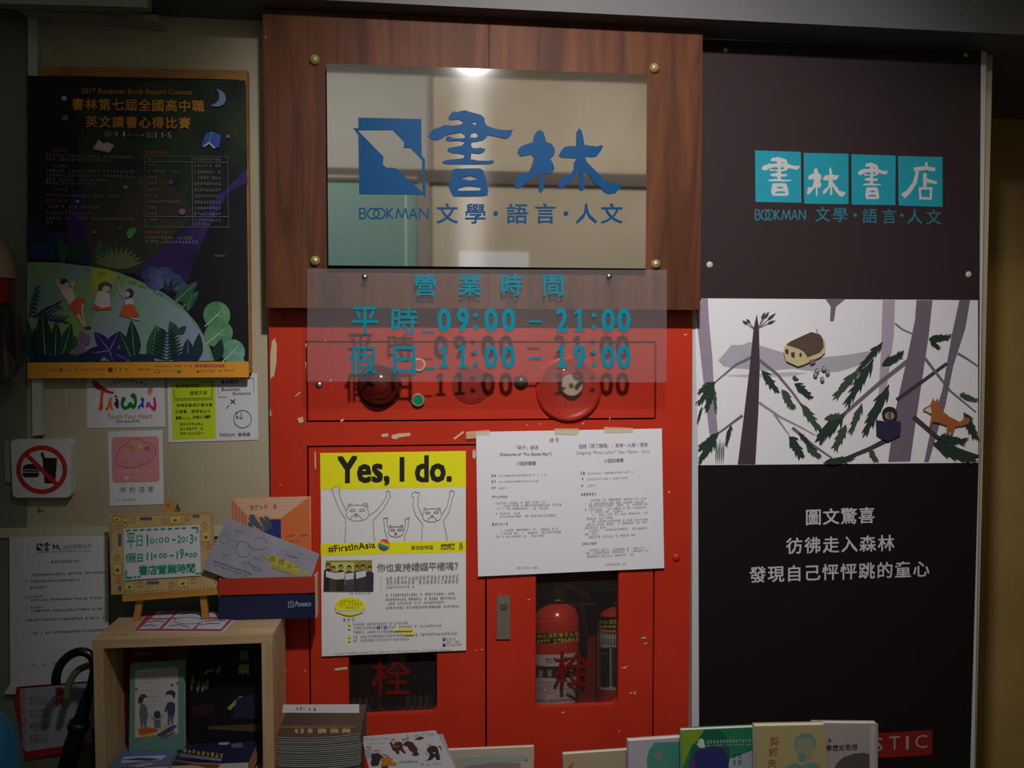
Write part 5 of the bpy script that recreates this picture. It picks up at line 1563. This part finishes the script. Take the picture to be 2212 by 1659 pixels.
# flat cards lying on the box
for k in range(3):
    dx, dy = ((6, 3), (-3, 2), (0, 0))[k]
    z = zt + .0006 * (k + 1)
    q = [(290 + dx, 1362 + dy), (478 + dx, 1363 + dy), (517 + dx, 1322), (323 + dx, 1319)]
    P4 = [hit(x, y, Vector((0, 0, z)), Vector((0, 0, 1))) for x, y in q]
    t = thing('postcard', P4[0], ('lowest postcard of the small flat pile on the shelf box', 'middle postcard of the small flat pile on the shelf box', 'white comic panel postcard with red lines lying flat on the shelf box')[k], 'postcard', 'postcards lying on the shelf box')
    MB().prism(P4, (0, 0, -.0005), mat('#a8454a' if k == 2 else '#b9b7bd', 0.5)).build('card', t)
    if k == 2:
        a = Art(t, (0, 0, z), (0, 0, 1)).fr(0, 1200, 3.614).part('panel_print', 'white comic panels with dark drawings')
        WP, DK = mat('#b9b8c2', 0.6), mat('#4a4a58', 0.6)
        for l in ([(1185, 490), (1225, 430), (1380, 432), (1325, 488)], [(1400, 434), (1610, 438), (1570, 488), (1345, 485)], [(1635, 438), (1840, 445), (1800, 480), (1600, 482)], [(1080, 575), (1170, 500), (1310, 500), (1240, 572)], [(1265, 572), (1340, 495), (1590, 495), (1500, 575)], [(1525, 572), (1590, 500), (1790, 495), (1725, 575)]):
            a.poly(WP, l)
        for x0, y0, x1, y1 in ((1250, 452, 1350, 450), (1420, 458, 1560, 460), (1660, 455, 1800, 458), (1160, 520, 1280, 515), (1120, 550, 1220, 552), (1320, 550, 1480, 560), (1560, 540, 1720, 530), (1600, 515, 1760, 510)):
            a.stroke(DK, [(x0, y0), ((x0 + x1) / 2, y0 - 10), (x1, y1)], 6)
        a.ell(WP, 1470, 508, 115, 26).ring(DK, 1470, 508, 115, 26, 4)
        a.done()

# ------------------------------------------------------------------ small easel with the handwritten hours
g = math.radians(8)
NE = Vector((0, -math.cos(g), math.sin(g)))
PE = at(350, 1280, -0.074)
t = thing('table_easel', (PE.x, -0.09, zt), 'little wooden easel with a patterned board and handwritten green opening hours on the shelf box', 'easel')
ep = lambda x, y, k=0.0: hit(x, y, PE + NE * k, NE)
MB().prism([ep(*p) for p in ((240, 1285), (470, 1275), (458, 1104), (234, 1112))], -NE * .003, mat('#b09a68', 0.6, col2='#a38a58', scale=(25, 25, 25))).build('patterned_board', t)
a = Art(t, PE, NE).fr(225, 1070, 6.38).part('border_print', 'stamps and dotted border')
ST, SR, SB = mat('#b8ab4a', 0.6), mat('#b0764c', 0.6), mat('#4a5068', 0.6)
for x, y, w, h in ((120, 295, 110, 65), (265, 320, 60, 100), (910, 285, 140, 105), (1350, 500, 105, 135), (130, 950, 110, 140), (285, 1205, 130, 105), (1015, 1155, 140, 105)):
    a.quad(BLACK, x - 4, y - 4, x + w + 4, y + h + 4, -0.03).quad(ST, x, y, x + w, y + h, -0.03).leaf(SB, x + w * .3, y + h * .7, x + w * .7, y + h * .45, h * .4)
for x, y in ((398, 345), (205, 440), (840, 350), (1145, 305), (1385, 415), (180, 860), (490, 1225), (925, 1230), (1230, 1175), (1440, 700), (205, 1170)):
    a.ring(SR, x, y, 42, 40, 7, 18).ring(SR, x, y, 24, 22, 6, 14)
for x, y, w, h in ((495, 303, 165, 40), (1220, 268, 95, 35), (195, 530, 42, 165), (590, 1185, 165, 38), (198, 1248, 40, 68), (1450, 790, 40, 60)):
    a.quad(SB, x, y, x + w, y + h, -0.02)
for k in range(34):
    f = (k + .5) / 34
    a.quad(DG, 85 + 1380 * f, 284 - 52 * f, 99 + 1380 * f, 292 - 52 * f)
    if k < 26:
        f = (k + .5) / 26
        a.quad(DG, 80 + 8 * f, 300 + 1020 * f, 90 + 8 * f, 312 + 1020 * f).quad(DG, 1475 + 50 * f, 250 + 960 * f, 1485 + 50 * f, 262 + 960 * f)
        a.quad(DG, 105 + 1400 * f, 1345 - 90 * f, 119 + 1400 * f, 1353 - 90 * f)
a.part('hours_card', 'white card')
a.poly(mat('#c0bec4', 0.6), [(268, 462), (1310, 408), (1338, 1105), (278, 1172)])
a.part('hours_lettering', 'green handwritten hours')
HG = mat('#168a68', 0.6)
a.text(HG, '平', 310, 522, 425, 735, -0.05, 0.012).text(HG, '日', 447, 556, 527, 705, -0.03, 0.012)
for ch, x0, y0, x1, y1 in (('l', 588, 545, 606, 698), ('0', 630, 588, 692, 668), ('0', 752, 580, 815, 660), ('0', 835, 572, 897, 652), ('2', 1010, 555, 1060, 655), ('0', 1068, 570, 1118, 648), ('3', 1180, 535, 1228, 665), ('0', 1242, 572, 1282, 625),
                           ('l', 588, 795, 604, 890), ('l', 648, 793, 664, 888), ('0', 752, 800, 808, 862), ('0', 815, 795, 868, 858), ('l', 1000, 770, 1016, 868), ('9', 1042, 735, 1098, 868), ('0', 1165, 795, 1218, 852), ('0', 1225, 788, 1282, 848)):
    a.text(HG, ch, x0, y0, x1, y1, 0, 0.012)
for x, y in ((722, 608), (722, 648), (1145, 580), (1145, 625)):
    a.ell(HG, x, y, 10)
for x0, y0, x1, y1 in ((935, 612, 990, 606), (900, 832, 962, 822), (685, 825, 722, 822), (685, 850, 722, 848), (1115, 800, 1155, 797), (1115, 825, 1155, 822)):
    a.stroke(HG, [(x0, y0), (x1, y1)], 14)
a.text(HG, '假', 295, 800, 440, 925, -0.04, 0.012).text(HG, '日', 458, 808, 532, 915, -0.03, 0.012)
a.cjk(HG, '書店營業時間', 540, 1030, 1195, 1000, 138, 0.014)
for k in range(9):
    x = 300 + k * 96
    a.stroke(HG, [(x, 482 - k * 4), (x + 62, 479 - k * 4)], 17)
a.stroke(HG, [(1205, 442), (1288, 440), (1285, 515)], 20).stroke(HG, [(302, 1030), (304, 1135), (385, 1128)], 22)
for x, y in ((405, 1125), (465, 1120), (1265, 1075), (1310, 1068)):
    a.stroke(HG, [(x, y), (x + 38, y - 2)], 15)
a.done()
MB().prism([ep(*p, .012) for p in ((265, 1300), (476, 1284), (475, 1271), (263, 1286))], -NE * .016, EASEL).build('ledge', t, 0.0008)
for x0, y0, x1, y1 in ((302, 1290, 293, 1322), (438, 1284, 443, 1312)):
    p0, p1 = ep(x0, y0, .004), hit(x1, y1, Vector((0, -0.078, 0)), NF)
    p1.z = zt
    d = Vector((.0062, 0, 0))
    MB().prism([p1 - d, p1 + d, p0 + d, p0 - d], (0, .009, 0), EASEL).build('leg', t, 0.0006)
q = [ep(*p, -.004) for p in ((351, 1112), (378, 1110), (374, 1086), (368, 1080), (359, 1080), (353, 1087))]
MB().prism(q, -NE * .006, EASEL).disc(ep(364, 1091, -.0038), NE, .0038, .0006, GREYMETAL).build('head_piece', t)
m = MB()
m.tube([at(383, 1089, -.003), at(388, 1092, -.010), at(388, 1099, -.012), at(383, 1101, -.010), at(380, 1097, -.006)], .0014, SILVER, 8)
m.disc(at(386, 1094, 0), NF, .004, .003, SILVER, 16)
tag(m.build('wall_hook'), 'tiny bright metal hook on the wall just above the easel', 'hook')

# ------------------------------------------------------------------ card holder with booklet and ticket
YH = -0.092
t = thing('card_holder', at(577, 1318, YH), 'red and navy slotted cardboard holder standing on the corner of the shelf box', 'card holder')
hb = zt


def hz_(y):
    return at(577, y, YH).z


hx0, hx1 = at(471.5, 1285, YH).x, at(681, 1285, YH).x
dz = zt - hz_(1318)
PIN = mat('#c3ae85', 0.6)
MB().box(hx0, hx1, YH, YH + .002, hz_(1283), hz_(1248), mat('#a8341f', 0.5)).build('red_band', t)
m = MB().box(hx0, hx1, YH, YH + .002, zt, hz_(1287), mat('#1d2444', 0.5))
nb = m.build('navy_band', t)
m = MB()
m.box(hx0, hx1, YH + .026, YH + .028, zt, hz_(1251), PIN)
m.box(hx1, hx1 + .002, YH, YH + .028, zt, hz_(1246), PIN)
m.box(hx0, hx0 + .002, YH + .002, YH + .026, zt, hz_(1250), PIN)
m.box(hx0 + .002, hx1, YH + .002, YH + .026, zt, zt + .002, PIN)
m.build('carton', t)
a = Art(nb, (0, YH, 0)).part('lettering', 'white script mark')
WM = mat('#b9bccb', 0.6)
a.stroke(WM, [(623, 1301), (628, 1299), (634, 1300), (634, 1311), (623, 1312)], 1.4, closed=True).stroke(WM, [(626, 1304), (631, 1303)], 1.2).stroke(WM, [(626, 1308), (631, 1307)], 1.2)
a.text(WM, 'Provence', 637, 1299, 671, 1311, -0.04, 0, 0.2).done()
Yb = YH + .015
t, a = book('booklet', [(500, 1300), (672, 1296), (671, 1073), (499, 1076)], Yb, 0.005, mat('#d08560', 0.5), 'peach and orange booklet standing upright at the back of the card holder', 'booklet', floor=zt + .0025)
a.fr(420, 1000, 3.687).part('cover_print', 'peach room with a navy doorway')
a.poly(mat('#c9a288', 0.5), [(300, 285), (905, 268), (690, 440), (420, 420)]).poly(mat('#c96a3c', 0.5), [(912, 275), (925, 700), (700, 700), (688, 445)]).poly(mat('#ad6a4c', 0.5), [(298, 300), (415, 425), (415, 600), (310, 600)])
for k in range(4):
    a.stroke(mat('#b98a70', 0.5), [(300 + 28 * k, 300 + 22 * k), (880 - 40 * k, 285 + 30 * k)], 3).stroke(mat('#d0a080', 0.5), [(318 + 24 * k, 330 + 25 * k), (320 + 24 * k, 600)], 4)
a.poly(mat('#2a3370', 0.5), [(600, 450), (688, 448), (692, 700), (560, 640), (540, 560)])
for q in ((440, 410, 520, 520, 70), (430, 440, 560, 540, 60), (520, 430, 600, 540, 60), (560, 420, 620, 520, 50), (430, 470, 470, 560, 60), (600, 450, 560, 560, 50)):
    a.tuft(mat('#44585a', 0.6), *q, n=6)
a.micro(mat('#6a4038', 0.6), 715, 580, 910, 575, 16).micro(mat('#6a4038', 0.6), 720, 628, 830, 624, 14).micro(mat('#a87a62', 0.6), 440, 355, 660, 345, 36, 0.3)
a.done()
Yg = YH + .008
qt = [(437, 1229), (652, 1312), (690, 1197), (491, 1119)]
t = thing('ticket_card', at(560, 1290, Yg), 'tilted lavender grey ticket card with a yellow patch in front of the peach booklet', 'card')
MB().qbox(qt, Yg, Yg + .001, mat('#8f8d9c', 0.55, col2='#9b99a8', scale=(20, 20, 20))).build('card', t)
a = Art(t, (0, Yg, 0)).fr(420, 1000, 3.687).part('drawing_print', 'pale outline drawing')
LD = mat('#6a6878', 0.6)
for l in ([(205, 600), (215, 565), (260, 560), (275, 600), (250, 640), (215, 635), (205, 600)], [(275, 640), (290, 615), (330, 625), (340, 660), (300, 680)], [(320, 590), (340, 540), (390, 545), (395, 580)], [(345, 650), (360, 620), (430, 640), (450, 700), (420, 750), (360, 745), (330, 700), (345, 650)], [(420, 650), (480, 690), (540, 690), (580, 680)],
          [(480, 620), (510, 590), (560, 600), (580, 640)], [(470, 750), (520, 765), (545, 720)], [(225, 700), (240, 735), (275, 735)], [(380, 790), (410, 800), (430, 780), (470, 850), (540, 860)], [(430, 800), (480, 830), (530, 840)]):
    a.stroke(LD, l, 4)
a.ell(LD, 362, 628, 6).micro(LD, 140, 775, 480, 895, 20, 0.05).micro(LD, 130, 800, 420, 900, 14, 0.1).micro(LD, 730, 730, 850, 765, 16).micro(LD, 700, 700, 880, 730, 10, .3)
a.part('yellow_patch', 'torn yellow patch with brushed characters')
YP2 = mat('#b0a545', 0.6)
a.poly(YP2, [(540, 745), (600, 740), (625, 730), (700, 760), (845, 830), (835, 900), (780, 890), (700, 865), (610, 835), (600, 770)]).poly(YP2, [(870, 855), (900, 860), (905, 890), (880, 900), (865, 885)])
a.cjk(mat('#4a4426', 0.6), '兩', 622, 765, 622, 765, 52).cjk(mat('#4a4426', 0.6), '撐', 692, 788, 692, 788, 52).cjk(mat('#4a4426', 0.6), '比', 760, 820, 760, 820, 46).stroke(mat('#4a4426', 0.6), [(795, 825), (830, 835)], 5)
a.micro(LD, 615, 815, 830, 880, 16, .1).micro(LD, 620, 835, 780, 885, 14, .1)
a.done()

# ------------------------------------------------------------------ stack of booklets in the front
D0, D1 = 1.30, 1.405
Y0, Y1 = -1.72 + D0, -1.72 + D1
ztop = at(690, 1591, Y0).z
x0, x1 = at(597, 1600, Y0).x, at(780, 1600, Y0).x
N, hb = 20, 0.0034
base = ztop - N * hb
m = MB().box(x0 + .004, x1 - .004, Y0 + .004, Y1 - .004, TZ, base, mat('#4a4642', 0.6))
tag(m.build('display_block'), 'grey block under the stack of booklets', 'block')
PG2, CV = mat('#a5a9a2', 0.7, col2='#8f938c', scale=(6, 6, 900)), mat('#40302a', 0.4)
HT = 'stack of brown booklets'
CVW = mat('#a9a6ab', 0.5)


def sag(x, y=0):
    u = (x - x0) / (x1 - x0) * 2 - 1
    return 0.004 * (u * u - 0.25)


def slab(x_0, x_1, y_0, y_1, z_0, z_1, mm, nx=10):
    m = MB()
    vs, fs = [], []
    for i in range(nx + 1):
        x = x_0 + (x_1 - x_0) * i / nx
        s_ = sag(x)
        vs += [(x, y_0, z_0 + s_), (x, y_1, z_0 + s_), (x, y_1, z_1 + s_), (x, y_0, z_1 + s_)]
        if i:
            b = 4 * i
            for k in range(4):
                k2 = (k + 1) % 4
                fs.append([b - 4 + k, b + k, b + k2, b - 4 + k2])
    fs += [[0, 1, 2, 3], [4 * nx + 3, 4 * nx + 2, 4 * nx + 1, 4 * nx]]
    return m.add(vs, fs, mm)


def booklet_parts(t, dx, dy, z):
    slab(x0 + dx + .0006, x1 + dx - .0006, Y0 + dy + .0006, Y1 + dy, z + .0004, z + hb - .0004, PG2).build('page_block', t)
    slab(x0 + dx, x1 + dx, Y0 + dy, Y1 + dy, z + hb - .0004, z + hb, CV).build('cover', t)


base += 0.0012
proto = thing('booklet', ((x0 + x1) / 2, Y0, base), 'brown booklet in the tall stack beside the musicians leaflet, below the topmost one', 'booklet', HT)
booklet_parts(proto, 0, 0, base)
for k in range(1, N - 1):
    r = proto.copy()
    C.objects.link(r)
    r.location = proto.location + Vector((rnd.uniform(-.0016, .0016), rnd.uniform(-.001, .0025), hb * k))
    for ch in proto.children:
        c_ = ch.copy()
        c_.parent = r
        C.objects.link(c_)
zT = base + hb * (N - 1)
t = thing('booklet', ((x0 + x1) / 2, Y0, zT), 'topmost brown booklet of the tall stack, white band and lit windows on its cover', 'booklet', None)
booklet_parts(t, 0, 0, zT)


class Bowed(Art):
    def P(s, x, y, k=None):
        k = s.k if k is None else k
        z = zT + hb
        for _ in range(4):
            p = hit(s.ox + x / s.z, s.oy + y / s.z, Vector((0, 0, z + k)), Vector((0, 0, 1)))
            z = zT + hb + sag(p.x)
        return p

    def strip(s, m, l, r, n=12):
        vs, fs = [], []
        for i in range(n + 1):
            t_ = i / n
            for a_, b_ in ((l[0], r[0]), (l[1], r[1])):
                vs.append((a_[0] + (b_[0] - a_[0]) * t_, a_[1] + (b_[1] - a_[1]) * t_))
            if i:
                fs.append([2 * i - 2, 2 * i - 1, 2 * i + 1, 2 * i])
        return s.faces(vs, fs, m)


a = Bowed(t, (0, 0, 0), (0, 0, 1), 0.0002).fr(560, 1380, 3.687).part('cover_print', 'white band with dark title blocks and a row of lit windows')
a.strip(CVW, ((190, 523), (182, 588)), ((796, 520), (796, 590)))
a.micro(BLACK, 288, 556, 372, 556, 28, 0).micro(BLACK, 382, 562, 462, 562, 28, 0).micro(BLACK, 290, 557, 370, 557, 26, 0).micro(BLACK, 384, 563, 460, 563, 26, 0).micro(INK3, 490, 570, 650, 566, 11)
GW = mat('#a08a5c', 0.5)
a.strip(mat('#5c4a34', 0.5), ((155, 690), (153, 712)), ((772, 690), (770, 712)))
for x, w in ((285, 36), (330, 28), (388, 44), (470, 80), (568, 76), (662, 76)):
    for k in range(max(2, w // 14)):
        a.quad(GW, x + k * 13, 712 + rnd.random() * 5, x + k * 13 + 10, 745 + rnd.random() * 10)
a.done()

# ------------------------------------------------------------------ leaflets and books along the front
NL = Vector((0, -.95, .31))


def leaflet(q, p0, n, mm, label, group, thick=.002):
    p0, n = Vector(p0), n.normalized()
    P = [hit(x, y, p0, n) for x, y in q]
    for i, j in ((0, 3), (1, 2)):                          # the lower edge stands on the table
        d = P[i] - P[j]
        P[i] = P[j] + d * ((TZ + .002 - P[j].z) / d.z) * 1.0
    t = thing('leaflet', (P[0] + P[1]) / 2, label, 'leaflet', group)
    MB().prism(P, -n * thick, mm).build('sheet', t)
    return t, Art(t, p0, n)


pl = at(880, 1650, -0.40)
t, a = leaflet([(815, 1720), (1005, 1715), (957, 1586), (800, 1592)], pl - NL * .004, NL, mat('#8f8c90', 0.6), 'rear musicians leaflet peeping out behind the front one beside the booklet stack', 'musicians leaflets')
t, a = leaflet([(797, 1660), (984, 1659), (941, 1578), (781, 1591)], pl, NL, mat('#a5a2a6', 0.6), 'front white leaflet with black suited cartoon musicians beside the booklet stack', 'musicians leaflets')
a.fr(770, 1560, 9.217).part('title_lettering', 'faint grey title')
a.text(mat('#8a8890', 0.6), 'Merry', 110, 310, 640, 395, -0.05, -0.01).text(mat('#8a8890', 0.6), 'Lalla', 1000, 235, 1560, 315, -0.1, -0.01).micro(mat('#77757c', 0.6), 230, 435, 570, 420, 22)
a.part('musician_print', 'five cartoon musicians with instruments')
SU, SU2, FL, VI = mat('#25201f', 0.6), mat('#3c2220', 0.6), mat('#a8877c', 0.6), mat('#a8601c', 0.6)
a.ell(FL, 270, 520, 52, 36).stroke(SU, [(190, 500), (260, 490), (300, 500)], 16, 6).ell(mat('#8b8894', 0.6), 250, 620, 90, 90)
a.poly(SU, [(290, 650), (330, 625), (430, 615), (520, 670), (560, 720), (470, 760), (440, 860), (320, 880), (280, 820), (300, 740)]).ell(FL, 430, 585, 56, 38).stroke(SU, [(350, 575), (400, 555), (450, 560)], 16, 8)
a.poly(VI, [(470, 720), (560, 690), (650, 700), (720, 720), (720, 760), (680, 785), (780, 795), (810, 825), (780, 860), (660, 870), (560, 870), (480, 850), (500, 790)]).stroke(SU, [(520, 630), (650, 690)], 14).poly(SU2, [(480, 875), (640, 875), (620, 912), (520, 912)])
a.poly(SU2, [(655, 410), (700, 395), (740, 460), (770, 400), (850, 385), (910, 410), (930, 540), (990, 610), (950, 625), (880, 560), (840, 570), (860, 630), (800, 630), (770, 580), (720, 560), (690, 470)]).ell(FL, 745, 365, 56, 30).stroke(SU, [(690, 355), (760, 340)], 14).stroke(VI, [(720, 490), (850, 480)], 16)
a.poly(SU2, [(920, 460), (960, 400), (1040, 380), (1120, 400), (1170, 470), (1230, 540), (1200, 555), (1250, 650), (1180, 670), (1100, 660), (1140, 620), (1060, 560), (1010, 480)]).ell(FL, 985, 355, 62, 30).stroke(SU, [(905, 350), (970, 335), (1040, 330)], 14)
a.poly(SU2, [(1155, 345), (1210, 310), (1290, 285), (1350, 315), (1260, 355)])
a.poly(SU, [(1395, 545), (1450, 480), (1530, 468), (1610, 490), (1640, 600), (1670, 740), (1600, 755), (1560, 680), (1500, 745), (1380, 770), (1440, 720), (1460, 640)]).ell(FL, 1455, 440, 50, 26).stroke(SU2, [(1640, 480), (1680, 500), (1690, 570)], 30, 12).ell(mat('#c9b0a8', 0.6), 1548, 612, 26, 10).leaf(FL, 1380, 560, 1420, 670, 40)
a.part('foot_lettering').micro(SU, 850, 800, 1260, 780, 40, 0.2).micro(SU, 1270, 830, 1450, 845, 34, .2).micro(SU, 1520, 830, 1700, 810, 30, .3)
a.done()

FRONT = 'books standing along the front'


def front(name, q, D, th_, col, label, cat):
    return book(name, q, -1.72 + D, th_, mat(col, 0.5), label, cat, FRONT, floor=TZ + .001)


t, a = front('booklet', [(985, 1760), (1149, 1760), (1154, 1613), (967, 1621)], 1.40, .008, '#a59a8c', 'pale cream booklet with a grey green band standing beside the musicians leaflet', 'booklet')
a.fr(960, 1600, 7.9).part('cover_print').poly(mat('#8d9690', 0.6), [(170, 300), (1400, 240), (1420, 330), (900, 370), (350, 440), (230, 440)]).poly(mat('#7d7570', 0.6), [(350, 445), (900, 375), (1300, 380), (1300, 900), (350, 900)]).leaf(mat('#5c6260', 0.6), 1395, 360, 1400, 290, 34).done()
t, a = front('book', [(1219, 1760), (1362, 1760), (1362, 1620), (1216, 1630)], 1.37, .01, '#988c74', 'plain beige book behind the rounded white and teal one', 'book')
a.part('cover_print').leaf(mat('#8c5a34', 0.6), 1226, 1664, 1240, 1646, 7).done()
t, a = front('book', [(1360, 1760), (1480, 1760), (1476, 1593), (1357, 1601)], 1.34, .012, '#9a98a4', 'white book with a big teal disc on its cover behind the bright green book', 'book')
a.part('cover_print', 'teal disc').poly(mat('#3f7c70', 0.5), [(1474, 1602), (1414, 1604), (1402, 1620), (1397, 1640), (1399, 1665), (1410, 1700), (1474, 1700)]).stroke(mat('#a05a6c', 0.6), [(1414, 1634), (1420, 1626), (1426, 1632), (1424, 1644)], 4).done()
t, a = front('book', [(1476, 1760), (1640, 1760), (1635, 1571), (1472, 1578)], 1.31, .012, '#1f6a4a', 'bright green book with a navy disc, in the middle of the front row', 'book')
a.fr(1200, 1500, 4.424).part('cover_print', 'navy and lime discs on green')
a.poly(mat('#6d8a22', 0.5), [(1205, 348), (1420, 340), (1430, 430), (1300, 480), (1210, 720)]).poly(mat('#8a94a0', 0.5), [(1650, 620), (1925, 520), (1935, 1100), (1600, 1100)])
a.poly(mat('#14503c', 0.5), [(1420, 345), (1560, 338), (1620, 390), (1660, 480), (1668, 600), (1650, 700), (1560, 760), (1300, 800), (1270, 700), (1300, 520)])
a.poly(mat('#242a60', 0.5), [(1300, 620), (1350, 540), (1450, 500), (1600, 510), (1650, 600), (1655, 720), (1600, 800), (1300, 800), (1280, 700)]).poly(mat('#4a3450', 0.5), [(1270, 640), (1320, 570), (1340, 700), (1290, 780)])
WB = mat('#a9b5ac', 0.6)
a.poly(WB, [(1350, 480), (1370, 430), (1400, 420), (1420, 440), (1430, 510), (1380, 512)]).micro(WB, 1440, 455, 1870, 440, 30, 0).micro(WB, 1440, 490, 1870, 478, 16)
a.micro(mat('#39434a', 0.6), 1685, 590, 1785, 585, 46, 0).micro(mat('#39434a', 0.6), 1685, 655, 1785, 648, 46, 0)
a.done()
t, a = front('book', [(1762, 1760), (1896, 1760), (1897, 1563), (1758, 1562)], 1.29, .012, '#8f8885', 'pale grey book with a dark hill shape and a line of black characters', 'book')
a.fr(1600, 1500, 3.614).part('cover_print', 'dark hill and black characters')
a.poly(mat('#4a4240', 0.6), [(720, 600), (750, 540), (800, 490), (880, 465), (960, 455), (1005, 465), (1005, 900), (700, 900)]).cjk(BLACK, '學歷史思想', 690, 420, 888, 412, 50, 0.01).micro(INK, 670, 360, 720, 358, 30, 0).quad(mat('#a19a97', 0.6), 1010, 240, 1050, 900)
a.done()
t, a = front('book', [(1638, 1760), (1789, 1760), (1784, 1566), (1632, 1569)], 1.27, .014, '#958b62', 'cream yellow book with a teal printed portrait and red characters', 'book')
a.fr(1600, 1500, 3.614).part('portrait_print', 'teal two tone portrait of a bearded man')
TP, TP2 = mat('#5c7c78', 0.6), mat('#7d8468', 0.6)
a.poly(TP2, [(425, 360), (450, 320), (510, 300), (560, 320), (585, 380), (575, 440), (550, 500), (500, 525), (455, 500), (430, 440)]).poly(TP, [(415, 400), (430, 340), (480, 305), (540, 305), (580, 345), (588, 400), (570, 430), (560, 360), (500, 335), (450, 355), (428, 420)])
a.poly(TP, [(450, 470), (480, 455), (510, 470), (505, 500), (490, 530), (460, 520)]).stroke(TP, [(440, 395), (470, 392)], 8).stroke(TP, [(495, 390), (525, 392)], 8).poly(TP, [(340, 575), (380, 550), (440, 535), (470, 560), (540, 530), (610, 545), (640, 640), (320, 640)])
a.part('title_lettering', 'dull red characters')
a.cjk(mat('#8a5040', 0.6), '契', 262, 365, 262, 365, 72, 0.005).cjk(mat('#8a5040', 0.6), '訶', 255, 450, 255, 450, 72, 0.005).cjk(mat('#8a5040', 0.6), '夫', 245, 535, 245, 535, 72, 0.005)
a.done()
